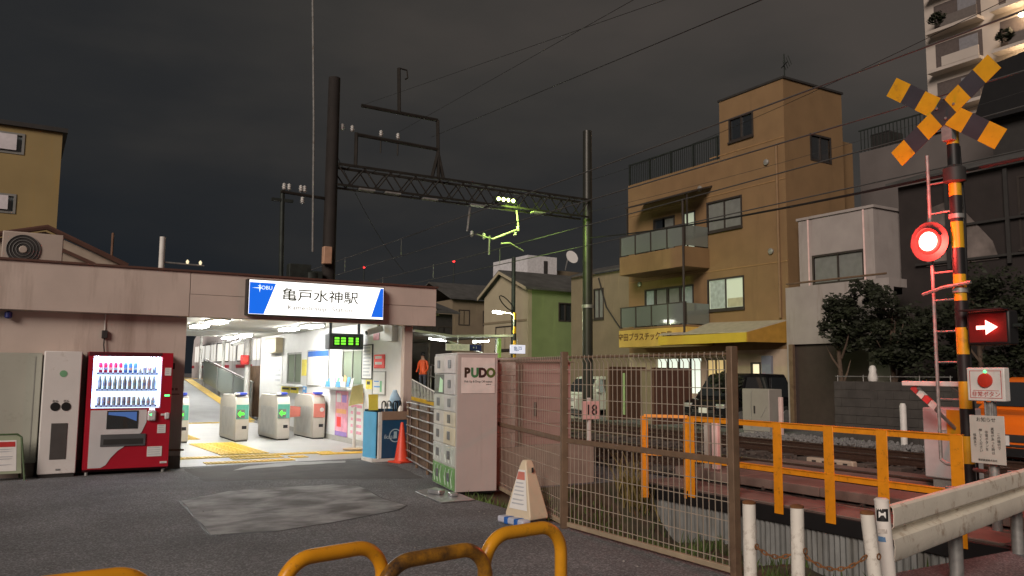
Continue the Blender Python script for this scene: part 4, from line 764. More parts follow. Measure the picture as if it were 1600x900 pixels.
# ------------------------------------------------------------------ level crossing signal
t = thing('crossing_signal', 'yellow and black railway crossing signal pole with crossbuck and red lamp', 'crossing signal', (9.1, 5.25, 0)); px, py = 9.1, 5.25
z = 0; k = 0
while z < 4.42: part(t, 'pole_band', B().cyl((px, py, z), (px, py, min(z+.3, 4.43)), .066, n=18), 'yellow' if k % 2 == 0 else 'black'); z += .301; k += 1
CBX = 8.97; cc = Vector((CBX, 5.24, 4.6))
for s_, (e0, e1) in enumerate((((5.9, 5.07), (4.65, 4.11)), ((4.67, 4.99), (5.87, 4.16)))):
    A_, C_ = Vector((CBX-.004*s_, *e0)), Vector((CBX-.004*s_, *e1)); d = (C_-A_).normalized(); n_ = d.cross(Vector((1, 0, 0))).normalized(); ln = (C_-A_).length/7
    bl = part(t, 'crossbuck_blade', B().prism([A_+n_*.118+Vector((.004, 0, 0)), C_+n_*.118+Vector((.004, 0, 0)), C_-n_*.118+Vector((.004, 0, 0)), A_-n_*.118+Vector((.004, 0, 0))], (.003, 0, 0)), mat('cb_back', (.05, .05, .055), .5))
    for i in range(7):
        if s_ and i == 3: continue
        p0, p1 = A_+d*ln*i, A_+d*ln*(i+1); part(bl, 'chequer', B().prism([p0+n_*.118, p1+n_*.118, p1-n_*.118, p0-n_*.118], (.003, 0, 0)), 'yellow' if i % 2 == 0 else mat('cb_dark', (.045, .048, .06), .5))
for y, z in ((5.14, 4.64), (5.34, 4.64), (5.24, 4.74), (5.24, 4.5)): part(t, 'bolt', B().lathe([(.016, 0), (.014, .012)], (8.964, y, z), 8, Matrix.Rotation(rad(-90), 3, 'Y')), 'steel')
part(t, 'cable', B().tube([(9.17, 5.22, 4.2), (9.185, 5.2, 3.4), (9.17, 5.22, 2.3), (9.18, 5.2, .4)], .014, 6), 'black')
part(t, 'bracket', B().cb((9.03, 5.25, 4.5), (.1, .12, .5)), 'galv'); part(t, 'lamp_arm', B().cyl((9.1, 5.25, 3.1), (9.05, 5.55, 3.1), .03), 'dark_iron')
emis('signal_red', (1, .16, .1), 14); emis('signal_core', (1, .6, .45), 9)
hd = part(t, 'lamp_plate', B().lathe([(.23, 0), (.23, .012)], (9.0, 5.52, 3.11), 32, Matrix.Rotation(rad(-90), 3, 'Y')), mat('plate_red_tint', (.06, .04, .04), .45)); part(hd, 'lamp_body', B().lathe([(.15, 0), (.14, .16)], (9.005, 5.52, 3.11), 20, Matrix.Rotation(rad(90), 3, 'Y')), 'dark')  # dark plate colour is reddened to read as lamp glow
part(hd, 'lens', B().lathe([(.145, 0), (.14, .012), (.12, .02), (.01, .026)], (8.985, 5.52, 3.11), 28, Matrix.Rotation(rad(-90), 3, 'Y')), emis('lens_rim', (1, .02, .015), 2.5)); part(hd, 'lit_bulb', B().lathe([(.11, 0), (.1, .015), (.05, .03), (.01, .034)], (8.963, 5.52, 3.11), 28, Matrix.Rotation(rad(-90), 3, 'Y')), 'signal_core'); 
b = B(); n = 20
for i in range(n+1):
    a = math.pi*(.12+.76*i/n); 
    for r_, xx in ((.145, 8.985), (.15, 8.915+.03*abs(math.cos(a)))): b.v.append((xx, 5.52+r_*math.cos(a), 3.11+r_*math.sin(a)))
for i in range(n): b.f.append((2*i, 2*i+1, 2*i+3, 2*i+2))
part(hd, 'hood', b, 'plate_red_tint')
lamp(t, 'POINT', (8.72, 5.52, 3.08), 135, (1, .06, .045), .1)
# direction indicator
ab = part(t, 'direction_indicator', B().box(9.0, 9.18, 4.68, 5.14, 1.9, 2.27), 'black', .02); part(ab, 'visor', B().box(8.85, 8.998, 4.67, 5.15, 2.272, 2.285), 'black'); part(ab, 'face', B().box(8.993, 8.999, 4.71, 5.11, 1.93, 2.24), mat('arrow_glow_back', (.1, .012, .01), .4))  # red glow of the arrow is put into the face colour
part(ab, 'arrow', B().prism([(8.99, 5.03, 2.07), (8.99, 5.03, 2.11), (8.99, 4.93, 2.11), (8.99, 4.93, 2.17), (8.99, 4.8, 2.09), (8.99, 4.93, 2.01), (8.99, 4.93, 2.07)], (.002, 0, 0)), emis('arrow_red', (1, .35, .3), 5)); lamp(t, 'POINT', (8.9, 4.9, 2.09), 2.0, (1, .04, .03), .05)
part(t, 'indicator_arm', B().cyl((9.1, 5.2, 2.1), (9.08, 4.6, 2.1), .025), 'dark_iron')
# ladder beside the pole
lx = 9.09
part(t, 'ladder_rail', B().cyl((lx, 5.56, .62), (lx, 5.56, 4.15), .02, n=8), 'galv'); part(t, 'ladder_base', B().tube([(lx, 5.56, .62), (lx, 5.5, .58), (lx, 5.15, .54), (9.02, 5.0, .54)], .022, 8), 'galv')
for z in (1.3, 1.72, 2.07, 2.43, 2.75, 3.45, 3.8): part(t, 'rung', B().cyl((lx, 5.56, z), (9.09, 5.27, z), .011, n=6), 'galv')
part(t, 'step_bracket', B().tube([(8.98, 5.62, 2.5), (9.0, 5.4, 2.56), (9.02, 5.08, 2.6)], .02, 6), 'galv'); part(t, 'bell_housing', B().lathe([(.05, 0), (.12, .03), (.12, .18), (.04, .24)], (9.1, 5.25, 3.75), 16), 'dark'); part(t, 'clamp', B().lathe([(.08, 0), (.08, .05)], (9.1, 5.25, 3.35), 18), 'galv'); part(t, 'clamp', B().lathe([(.08, 0), (.08, .05)], (9.1, 5.25, 2.5), 18), 'galv')
# barrier machine
t = thing('barrier_machine', 'pale crossing barrier machine with red white arm behind the signal pole', 'barrier', (9.9, 6.1, 0)); part(t, 'cabinet', B().box(9.9, 10.3, 5.75, 6.28, .3, 1.17), mat('machine_pale', (.5, .52, .52), .5), .02); part(t, 'base', B().box(9.95, 10.25, 5.8, 6.2, 0, .3), 'concrete'); part(t, 'warning_plate', B().box(9.88, 9.899, 5.74, 5.95, .86, 1.15), 'yellow'); part(t, 'panel', B().box(9.888, 9.898, 5.97, 6.08, .9, 1.1), 'paper')
part(t, 'counterweight_bar', B().box(9.3, 9.37, 5.1, 6.15, 1.44, 1.5), 'white_paint', .01); part(t, 'stay', B().tube([(9.33, 5.55, 1.46), (9.5, 5.4, 1.25), (9.8, 5.6, .95)], .02), 'galv'); part(t, 'stay', B().tube([(9.33, 5.95, 1.42), (9.6, 5.9, 1.15), (9.9, 5.85, .92)], .022), 'galv')
for k in range(4): part(t, 'arm_segment', B().cb((9.36, 6.0-.07*k, 1.4-.06*k), (.05, .1, .07), Matrix.Rotation(rad(40), 3, 'X')), 'red_case' if k % 2 == 0 else 'white_paint')
# emergency button
t = thing('emergency_button', 'white emergency button box with round red button beside the crossing', 'emergency button', (8.55, 4.7, 0)); part(t, 'post', B().cyl((8.6, 4.7, 0), (8.6, 4.7, 1.3), .05), 'galv'); bx = part(t, 'box', B().box(8.5, 8.6, 4.5, 4.88, 1.31, 1.65), 'white_paint', .01)
fr_ = B()
for y0, y1, z0, z1 in ((4.53, 4.535, 1.34, 1.62), (4.845, 4.85, 1.34, 1.62), (4.535, 4.845, 1.34, 1.345), (4.535, 4.845, 1.615, 1.62), (4.56, 4.82, 1.415, 1.419)): fr_.box(8.4965, 8.4995, y0, y1, z0, z1)
part(bx, 'border', fr_, 'ink_red'); part(bx, 'button', B().lathe([(.075, 0), (.07, .02), (.03, .03)], (8.499, 4.69, 1.52), 24, Matrix.Rotation(rad(-90), 3, 'Y')), mat('button_red', (.55, .04, .02), .4)); text(bx, 'lettering', '非常ボタン', .058, 'ink_red', (8.497, 4.69, 1.377), YN, ZP); part(bx, 'indicator', B().lathe([(.016, 0), (.01, .012)], (8.499, 4.69, 1.61), 12, Matrix.Rotation(rad(-90), 3, 'Y')), 'green_led')
for y in (4.66, 4.73): part(t, 'hanger', B().cyl((8.55, y, 1.16), (8.55, y, 1.315), .012, n=6), 'galv')
pl = part(t, 'notice_plate', B().box(8.49, 8.5, 4.52, 4.87, .68, 1.165), mat('notice_grey', (.56, .53, .48), .6, 0, .08, 6), .004); text(pl, 'heading', 'お知らせ', .05, 'ink', (8.488, 4.7, 1.12), YN, ZP)
for k, s_ in enumerate(('この踏切で', '異常があった時は', '非常ボタンを', '押してください', '係員まで')): text(pl, 'lettering', '\n'.join(s_), .034, 'ink', (8.488, 4.58+.06*k, .91), YN, ZP)
text(pl, 'small_print', '東武鉄道株式会社', .024, 'ink', (8.488, 4.7, .715), YN, ZP)

# ------------------------------------------------------------------ catenary gantry
GY = 20.5; mat('pole_conc', (.024, .02, .018), .85, 0, .2, 3, .3, 30); mat('pole_green', (.035, .036, .03), .4, .2, .15, 3); mat('truss', (.03, .027, .023), .6, .4, .25, 6); mat('porcelain', (.7, .7, .68), .3)
t = thing('catenary_gantry', 'dark lattice gantry carrying the overhead wires across the tracks', 'gantry', (11, GY, 0))
part(t, 'pole', B().cyl((6.85, GY, 0), (6.85, GY, 9.33), .19, .155, 20), 'pole_conc', label='dark concrete pole rising behind the station roof'); part(t, 'pole', B().cyl((15.17, GY, 0), (15.17, GY, 9.24), .17, .14, 20), 'pole_green')
b = B(); x0, x1 = 6.95, 15.05
for dy in (-.22, .22):
    part(t, 'chord', B().box(x0, x1, GY+dy-.03, GY+dy+.03, 6.94, 7.0), 'truss'); part(t, 'chord', B().box(x0, x1, GY+dy-.03, GY+dy+.03, 6.4, 6.45), 'truss')
n = 22
for dy in (-.22, .22):
    for i in range(n): xa = x0+(x1-x0)*i/n; xb = x0+(x1-x0)*(i+1)/n; part(t, 'lattice_bar', B().tube([(xa, GY+dy, 6.45 if i % 2 else 6.94), (xb, GY+dy, 6.94 if i % 2 else 6.45)], .02, 5), 'truss')
for i in range(n): xa = x0+(x1-x0)*i/n; part(t, 'cross_tie', B().tube([(xa, GY-.22, 6.97 if i % 2 else 6.42), (xa, GY+.22, 6.97 if i % 2 else 6.42)], .014, 5), 'truss')
for pts in ([(7.62, GY, 8.72), (9.9, GY, 8.7)], [(9.9, GY, 8.7), (9.96, GY, 7.0)], [(7.48, GY, 7.9), (9.93, GY, 7.85)], [(7.5, GY, 7.0), (7.5, GY, 7.95)], [(9.93, GY, 7.75), (10.12, GY, 7.0)], [(9.93, GY, 7.75), (9.75, GY, 7.0)], [(8.72, GY, 8.7), (8.68, GY, 9.98)]): part(t, 'frame_bar', B().tube(pts, .05, 6), 'truss')
part(t, 'top_hook', B().tube([(8.68, GY, 9.98), (8.92, GY, 9.97), (8.95, GY, 9.75), (8.88, GY, 9.7)], .025, 6), 'truss')
def insul(x, z, y=GY): return B().lathe([(.02, 0), (.06, .03), (.03, .05), (.06, .09), (.03, .11), (.05, .15), (.01, .18)], (x, y, z), 10)
for x in (7.1, 7.38, 8.2, 8.7): part(t, 'insulator', insul(x, 7.95), 'porcelain')
for x in (8.2, 8.7): part(t, 'strut', B().cyl((x, GY, 7.5), (x, GY, 7.9), .02), 'truss')
for x0_, z in ((7.74, 6.33), (8.48, 6.33), (9.6, 6.3), (11.1, 6.3), (13.2, 6.32)): part(t, 'hanger_plate', B().box(x0_-.22, x0_+.22, GY-.3, GY-.1, z+.02, z+.06), 'galv')
lp = part(t, 'floodlight', B().box(11.6, 12.35, GY-.36, GY-.26, 6.5, 6.66), 'dark_iron')
for k in range(4): part(lp, 'lamp_lens', B().lathe([(.055, 0), (.04, .03)], (11.72+.165*k, GY-.362, 6.58), 12, Matrix.Rotation(rad(90), 3, 'X')), emis('flood', (.85, 1, .35), 14))
lamp(t, 'SPOT', (12.0, GY-.6, 6.35), 420, (.62, 1, .16), .12, (.5, .5, -.85), 150)
for pts, r_ in (([(10.98, GY, 6.3), (10.9, GY, 5.6)], .03), ([(12.55, GY, 6.4), (12.62, GY, 5.9)], .03), ([(12.65, GY, 5.85), (11.6, GY-.2, 5.4)], .03), ([(11.6, GY-.2, 5.42), (11.05, GY-.2, 5.5)], .025), ([(11.52, GY-.2, 5.5), (11.5, GY-.2, 4.95)], .025), ([(11.9, GY-.2, 5.3), (12.2, GY-.2, 5.35), (12.68, GY-.2, 5.15)], .025)): part(t, 'cantilever_arm', B().tube(pts, r_, 6), 'galv')
for x, z in ((12.6, 5.75), (12.5, 5.62), (11.45, 5.42), (11.05, 5.45)): part(t, 'insulator', insul(x, z), 'porcelain')
part(t, 'pole_arm', B().cyl((5.55, GY, 6.1), (6.85, GY, 6.05), .04, n=6), 'truss')
for x, z in ((5.62, 6.15), (5.75, 6.15), (6.05, 6.15), (6.15, 6.15), (6.1, 5.85)): part(t, 'insulator', insul(x, z), 'porcelain')
part(t, 'switch_box', B().box(6.6, 6.82, GY-.35, GY-.16, 4.3, 4.75), mat('box_tan', (.5, .3, .2), .6), .02); part(t, 'clamp', B().lathe([(.18, 0), (.18, .1)], (15.17, GY, 3.6), 18), 'galv'); part(t, 'transformer', B().lathe([(.2, 0), (.24, .05), (.24, .55), (.18, .6)], (6.35, GY-.1, 3.5), 16), 'dark_iron')
for x0, x1, z0, z1 in ((5.75, 6.3, 3.75, 4.25), (6.35, 6.6, 3.6, 4.1), (5.6, 6.7, 3.4, 3.5)): part(t, 'equipment_box', B().box(x0, x1, GY-.3, GY-.02, z0, z1), 'dark_iron', .01)
t = thing('utility_pole', 'thin dark utility pole with small insulators behind the station sign', 'utility pole', (5.75, 21, 0)); part(t, 'pole', B().cyl((5.78, 21, 3.0), (5.72, 21, 6.25), .06), 'dark_iron'); part(t, 'cross_arm', B().box(5.45, 6.0, 20.95, 21.05, 5.95, 6.02), 'dark_iron'); part(t, 'drum', B().lathe([(.22, 0), (.22, .7)], (6.25, 21.1, 3.2), 14), 'dark_iron')
single('guy_wire_guard', B().tube([(6.35, GY-.2, 4.6), (6.2, GY-.4, 8.0), (5.98, GY-.6, 11.6)], .024, 6), 'galv', 'pale guy wire rising steeply beside the concrete gantry pole', 'wire')
# overhead wires
def wire(p, q, sag, r, label, mt='wire'):
    p, q = Vector(p), Vector(q); single('overhead_wire', B().tube([p+(q-p)*(i/16)-Vector((0, 0, sag*4*(i/16)*(1-i/16))) for i in range(17)], r, 5), mt, label, 'wire', 'overhead wires')
for cx, nm in ((9.95, 'nearer'), (13.45, 'farther')):
    wire((cx, 0, 5.15), (cx, 70, 5.15), .05, .013, 'contact wire above the %s track' % nm, 'wire_grey'); wire((cx, 0, 5.95), (cx, 70, 5.95), .35, .014, 'messenger wire above the %s track' % nm, 'wire_grey')
t = thing('catenary_droppers', 'short vertical dropper wires hung between the overhead wires', 'wire', (11, 25, 5))
for cx in (9.95, 13.45):
    for y in (23, 28, 33, 38): part(t, 'dropper', B().cyl((cx, y, 5.14), (cx, y, 5.66), .009, n=4), 'galv')
def at(P, Q, s): return tuple(Vector(P)+(Vector(Q)-Vector(P))*s)
A1 = (10.03, 20.5, 8.35); B1 = (6.0, 5.27, 5.18); wire(at(A1, B1, -.1), at(A1, B1, 1.15), .0, .006, 'dark wire rising steeply over the tracks to the top edge')
A2 = (7.62, 20.5, 8.72); B2 = (6.0, 6.64, 5.73); wire(at(A2, B2, 0), at(A2, B2, 1.15), 0, .004, 'thin faint wire left of the steep dark wire'); A3 = (8.7, 20.5, 8.15); B3 = (6.0, 7.19, 5.95); wire(at(A3, B3, 0), at(A3, B3, 1.15), 0, .004, 'thinnest faint wire crossing the upper sky')
wire((15.0, 20.2, 5.75), (9.0, 4.38, 3.86), .12, .019, 'thick black cable crossing in front of the tan apartment house'); wire((15.1, 20.3, 7.6), (10.2, 5.0, 6.2), .2, .005, 'thin wire passing in front of the tan rooftop tower'); wire((15.1, 20.4, 6.6), (24, 8, 9.8), .2, .006, 'thin wire running to the grey house behind the signal')
wire((7.0, 20.5, 7.2), (15.0, 34, 6.0), .3, .009, 'thin wire running back above the far platform')

# ------------------------------------------------------------------ far platform, canopy, lamp, person
pf2 = single('far_platform', B().prism([(13.9+1.1, 23.5, 0), (13.9+1.1, 28.6, .62), (15, 60, .7), (15, 60, 0)], (2.2, 0, 0)), 'concrete', kind='structure')
pf3 = single('far_stair', B().prism([(13.3, 25.5, 0), (13.3, 28.0, .45), (13.3, 31, .66), (13.3, 60, .68), (13.3, 60, 0)], (1.695, 0, 0)), 'concrete', kind='structure')
part(pf3, 'edge_line', B().prism([(13.28, 27.2, .34), (13.28, 31.5, .68), (13.28, 31.5, .78), (13.28, 27.2, .5)], (.015, 0, 0)), 'yellow_line')
t = thing('platform_railing', 'white barred railing on the far platform in front of the person', 'railing', (13.3, 28.7, .6)); za = lambda y: .5+(y-27.6)*.16
part(t, 'top_rail', B().tube([(13.3, 27.3, za(27.3)+.4), (13.3, 30.2, za(30.2)+.55)], .025, 6), 'white_clean')
for k in range(22): y = 27.35+.13*k; part(t, 'bar', B().cyl((13.3, y, za(y)-.12), (13.3, y, za(y)+.4+.05*(y-27.3)), .013, n=5), 'white_clean')
for z in (.55, .25): part(t, 'side_rail', B().tube([(12.9, 27.2, z), (13.6, 24.6, z-.1)], .022, 6), 'galv')
t = thing('stair_railing', 'grey pipe handrail on the steps behind the locker top', 'railing', (13.5, 27.5, .6))
for z in (1.55, 1.1): part(t, 'rail', B().tube([(14.1, 29.5, z+.35), (14.1, 26, z-.1)], .025, 6), 'steel')
for y in (29.4, 27.7, 26.1): part(t, 'post', B().cyl((14.1, y, .2), (14.1, y, 1.5+.12*(y-26)), .025, n=6), 'steel')
t = thing('far_canopy', 'small grey canopy with two lit tubes above the far platform', 'canopy', (14, 28, 2.9)); part(t, 'roof', B().prism([(12.1, 26.6, 3.0), (13.6, 26.6, 2.86), (16.2, 26.6, 2.95), (16.2, 26.6, 3.03), (13.6, 26.6, 2.94), (12.1, 26.6, 3.08)], (0, 12, 0)), mat('canopy_dark', (.3, .3, .27), .7))
for x, z in ((13.2, 2.82), (15.0, 2.8)): f_ = part(t, 'tube_lamp', B().cb((x, 27, z-.05), (.66, .07, .06), Matrix.Rotation(rad(5 if x < 14 else -5), 3, 'Y')), emis('tube_far', (.95, 1, .95), 40)); part(f_, 'holder', B().cb((x, 27, z), (.6, .1, .04)), 'white_paint')
for x, y in ((12.35, 28), (15.7, 27), (14.0, 33), (15.7, 33)): part(t, 'post', B().cyl((x, y, 0), (x, y, 2.9), .05), 'white_paint')
part(t, 'brace', B().tube([(13.3, 26.9, 2.8), (15.2, 26.9, 2.25)], .03, 6), 'white_paint')
def board(name, x0, x1, z0, z1, y, mt, label, txt=None, tm='ink'):
    t = thing(name, label, 'sign', ((x0+x1)/2, y, z0)); p = part(t, 'panel', B().box(x0, x1, y, y+.05, z0, z1), mt, .005); part(t, 'hanger', B().cyl(((x0+x1)/2, y+.025, z1), ((x0+x1)/2, y+.025, 2.9), .015, n=6), 'steel')
    if txt: text(p, 'lettering', txt, (z1-z0)*.6, tm, ((x0+x1)/2, y-.002, (z0+z1)/2), XP, ZP)
board('platform_sign', 13.2, 14.15, 2.36, 2.6, 26.3, 'white_paint', 'grey direction board above the parcel locker', '曳舟 亀戸', 'print_grey'); board('platform_sign', 14.2, 14.75, 2.38, 2.6, 26.5, mat('sign_navy', (.02, .03, .15), .5), 'dark blue numbered board beside the grey direction board', '+ 1', 'paper')
board('platform_sign', 15.7, 16.35, 2.3, 2.62, 26.0, emis('sign_lit', (.85, .85, 1), .7), 'lit pale platform sign behind the grey block wall', '亀戸', 'ink_blue')
single('green_post', B().box(15.3, 15.42, 26.2, 26.3, 0, 2.85), emis('lit_green_post', (.4, .75, .2), .05) if 0 else mat('green_post', (.35, .6, .15), .5), 'bright green post at the end of the far canopy', 'post')
t = thing('street_lamp', 'striped lamp post with a lit white lamp in front of the gabled house', 'street lamp', (16, 26.2, 0)); 
for k in range(8): part(t, 'pole_band', B().cyl((16, 26.2, 1.75+.26*k), (16, 26.2, 2.01+.26*k), .06), 'yellow' if k % 2 else 'black')
part(t, 'pole', B().cyl((16, 26.2, 0), (16, 26.2, 1.75), .06), 'galv'); part(t, 'arm', B().tube([(16, 26.2, 3.7), (15.9, 26.3, 3.82), (15.6, 26.6, 3.88)], .03, 6), 'galv'); part(t, 'lamp_head', B().cb((15.55, 26.7, 3.86), (.42, .2, .1), .3), emis('street_lit', (1, 1, .88), 22), .03)
lamp(t, 'POINT', (15.6, 26.5, 3.6), 170, (.9, 1, .6), .1)
t = thing('utility_pole', 'slim dark utility pole with coiled cable in front of the gabled house', 'utility pole', (18, 29.6, 0)); part(t, 'pole', B().cyl((18, 29.6, 0), (18, 29.6, 6.5), .09), 'dark_iron'); part(t, 'cable_coil', B().tube([(17.6+.35*math.cos(a), 29.5, 4.5+.18*math.sin(a)-.25*math.cos(a)) for a in [k*.5 for k in range(14)]], .025, 5), 'black')
# person
def person(loc, rz, label):
    t = thing('person', label, 'person', loc, rz, world=False)
    sk = [(0, 0, .92), (0, 0, 1.1), (0, .01, 1.32), (0, .01, 1.45), (0, -.02, 1.53), (0, -.03, 1.62), (0, -.03, 1.72), (.1, 0, .88), (.11, -.02, .5), (.11, .02, .08), (.11, -.12, .04), (-.1, 0, .88), (-.11, .02, .5), (-.11, .04, .08), (-.11, -.1, .04), (.19, .01, 1.4), (.24, .0, 1.13), (.2, -.16, .98), (.17, -.23, .96), (-.19, .01, 1.4), (-.24, 0, 1.13), (-.18, -.17, 1.02), (-.14, -.24, 1.03)]
    rr = [.15, .14, .16, .11, .055, .085, .07, .09, .06, .045, .035, .09, .06, .045, .035, .06, .045, .036, .03, .06, .045, .036, .03]
    ed = [(0, 1), (1, 2), (2, 3), (3, 4), (4, 5), (5, 6), (0, 7), (7, 8), (8, 9), (9, 10), (0, 11), (11, 12), (12, 13), (13, 14), (3, 15), (15, 16), (16, 17), (17, 18), (3, 19), (19, 20), (20, 21), (21, 22)]
    me = bpy.data.meshes.new('body'); me.from_pydata(sk, ed, []); o = bpy.data.objects.new('body', me); COL.objects.link(o); o.parent = t
    sm = o.modifiers.new('skin', 'SKIN'); 
    for v, r in zip(me.skin_vertices[0].data, rr): v.radius = (r, r*.8)
    me.skin_vertices[0].data[0].use_root = True; s2 = o.modifiers.new('sub', 'SUBSURF'); s2.levels = s2.render_levels = 2
    m = bpy.data.materials.new('person_skin_clothes'); m.use_nodes = True; n = m.node_tree.nodes; l = m.node_tree.links; tc = n.new('ShaderNodeTexCoord'); sx = n.new('ShaderNodeSeparateXYZ'); l.new(tc.outputs['Object'], sx.inputs[0]); rp = n.new('ShaderNodeValToRGB'); rp.color_ramp.interpolation = 'CONSTANT'
    mv = n.new('ShaderNodeMath'); mv.operation = 'MULTIPLY'; mv.inputs[1].default_value = .5; l.new(sx.outputs[2], mv.inputs[0]); l.new(mv.outputs[0], rp.inputs[0]); cr_ = rp.color_ramp; cr_.elements[0].color = (.03, .03, .035, 1); cr_.elements[1].position = .045; cr_.elements[1].color = (.05, .055, .08, 1)
    for ps, c in ((.46, (.8, .12, .03, 1)), (.735, (.45, .26, .18, 1))): e_ = cr_.elements.new(ps); e_.color = c
    l.new(rp.outputs[0], n['Principled BSDF'].inputs['Base Color']); me.materials.append(m); me.name = 'body'
    hr = B().lathe([(.075, 1.62), (.1, 1.66), (.1, 1.72), (.07, 1.78), (.02, 1.8)], (0, 0, 0), 14); part(t, 'hair', hr, 'black')
    part(t, 'phone', B().cb((.0, -.27, 1.05), (.07, .015, .13)), 'black')
    return t
person((13.75, 29.4, .58), rad(-60), 'person in an orange top standing on the far platform looking down')

# ------------------------------------------------------------------ train at the near platform
t = thing('train', 'silver commuter train with red stripe waiting beyond the ramp', 'train', (10.1, 40, .2)); mat('train_silver', (.72, .69, .7), .4, .0, .05, 2); mat('train_red', (.5, .03, .05), .4); emis('train_win', (1, .97, .88), .75)
TY0, TY1 = 29.5, 49.4
part(t, 'body', B().prism([(8.72, TY0, 1.05), (8.7, TY0, 2.2), (8.75, TY0, 3.3), (8.95, TY0, 3.75), (9.6, TY0, 3.95), (10.6, TY0, 3.95), (11.25, TY0, 3.75), (11.45, TY0, 3.3), (11.5, TY0, 2.2), (11.48, TY0, 1.05)], (0, TY1-TY0, 0)), 'train_silver'); part(t, 'underframe', B().box(8.95, 11.25, TY0+1, TY1-1, .45, 1.04), 'black')
part(t, 'stripe', B().box(8.69, 8.699, TY0+.1, TY1-.1, 1.72, 1.86), 'train_red')
y = TY0+.4; k = 0
while y < TY1-1.5:
    if k % 3 == 0:
        d = part(t, 'door', B().box(8.68, 8.699, y, y+1.3, 1.15, 3.1), 'train_silver'); 
        for u in (.12, .72): part(d, 'pane', B().box(8.672, 8.679, y+u, y+u+.46, 2.05, 2.9), 'train_win')
        part(d, 'joint', B().box(8.674, 8.679, y+.645, y+.655, 1.2, 3.05), 'dark'); y += 1.55
    else: w_ = part(t, 'window', B().box(8.685, 8.697, y, y+1.15, 2.05, 2.9), 'train_win'); part(w_, 'frame', B().wall('X', 8.68, .004, y-.05, y+1.2, 2.0, 2.95, [(y, y+1.15, 2.05, 2.9)]), 'dark'); y += 1.4
    k += 1

# ------------------------------------------------------------------ houses
def win_x(par, X, y0, y1, z0, z1, mt, curtain=None, mull=1, fm='frame_dark'):
    """window in a wall facing -X: recess frame, panes"""
    w_ = part(par, 'window', B().box(X+.04, X+.06, y0, y1, z0, z1), mt); f = B().wall('X', X-.02, .055, y0-.06, y1+.06, z0-.06, z1+.06, [(y0, y1, z0, z1)])
    for i in range(1, mull+1): ym = y0+(y1-y0)*i/(mull+1); f.box(X, X+.035, ym-.025, ym+.025, z0, z1)
    part(w_, 'frame', f, fm); part(w_, 'sill', B().box(X-.07, X-.021, y0-.08, y1+.08, z0-.12, z0-.062), fm)
    if curtain: part(w_, 'curtain', B().box(X+.062, X+.075, y0+.02, y0+(y1-y0)*.45, z0, z1), curtain)
    return w_
def win_y(par, Y, x0, x1, z0, z1, mt, fm='frame_dark', mull=1):
    w_ = part(par, 'window', B().box(x0, x1, Y+.04, Y+.06, z0, z1), mt); f = B().wall('Y', Y-.02, .055, x0-.06, x1+.06, z0-.06, z1+.06, [(x0, x1, z0, z1)])
    for i in range(1, mull+1): xm = x0+(x1-x0)*i/(mull+1); f.box(xm-.025, xm+.025, Y, Y+.035, z0, z1)
    part(w_, 'frame', f, fm); return w_
mat('frame_dark', (.06, .05, .045), .5, .3); mat('tan_wall', (.235, .146, .07), .85, 0, .08, 1.5, .2, 40, dirt=.22, dcol=(.17, .105, .05), dscale=1.2, streak=True); mat('curtain', (.3, .36, .38), .9, 0, .15, 8)
t = thing('apartment_house', 'four storey tan apartment house with rooftop tower, balconies and yellow awning', 'building', (23, 21.5, 0)); X = 21.0
W = [(19.0, 20.0, 9.72, 10.45), (19.58, 21.14, 6.68, 7.66), (19.56, 21.17, 3.88, 4.88), (21.8, 22.4, 5.6, 7.55), (22.9, 24.05, 5.6, 7.55), (21.95, 24.6, 3.0, 4.85)]
part(t, 'wall', B().wall('X', X, .25, 17.65, 25.6, 2.4, 9.2, W[1:]), 'tan_wall', smooth=False); part(t, 'wall', B().wall('X', X, .25, 17.65, 20.5, 9.2, 11.25, W[:1]), 'tan_wall')
part(t, 'side_wall', B().wall('Y', 17.65, .25, 21.25, 23.95, 0, 11.25, [(22.3, 23.25, 8.75, 9.55)]), 'tan_wall'); part(t, 'rear_block', B().box(23.96, 24.8, 17.9, 25, 0, 9.7), 'tan_wall'); part(t, 'rear_core', B().box(21.9, 23.9, 17.95, 25.5, 0, 9.1), 'tan_wall')
part(t, 'roof', B().box(21.05, 23.95, 20.5, 25.6, 9.11, 9.2), 'roof_dark'); part(t, 'tower_roof', B().box(20.96, 24.0, 17.6, 20.55, 11.252, 11.32), 'dark'); part(t, 'tower_side', B().box(21.25, 23.95, 20.3, 20.5, 9.2, 11.25), 'tan_wall')
for z in (9.28, 7.9, 5.2): part(t, 'floor_band', B().box(20.985, 20.999, 17.65, 21.0 if z > 9 else 25.6, z, z+.04), mat('tan_band', (.3, .18, .08), .8))
win_x(t, X, *W[0], 'pane_dark', None); win_x(t, X, *W[1], mat('pane_grey', (.2, .21, .2), .3), 'curtain'); w_ = win_x(t, X, *W[2], 'lit_pale', None)
part(w_, 'curtain', B().box(X+.03, X+.036, 20.4, 21.12, 3.9, 4.86), mat('curtain_pale', (.42, .5, .5), .9, 0, .2, 7)); part(w_, 'blind', B().box(X+.028, X+.034, 19.58, 20.3, 3.9, 4.2), mat('blind', (.5, .5, .35), .8))
for i, (y0, y1) in enumerate(((21.8, 22.4), (22.9, 23.5), (23.5, 24.05))): win_x(t, X, y0+.03, y1-.03, 5.65, 7.5, ['lit_pale', 'pane_grey', 'pane_dark'][i], None, 0)
for i, (y0, y1) in enumerate(((21.95, 22.6), (22.65, 23.3), (23.35, 24.0), (24.05, 24.6))): win_x(t, X, y0+.03, y1-.03, 3.1, 4.8, ['curtain', 'pane_grey', 'pane_grey', 'curtain'][i], None, 0)
win_y(t, 17.65, 22.3, 23.25, 8.75, 9.55, 'pane_dark')
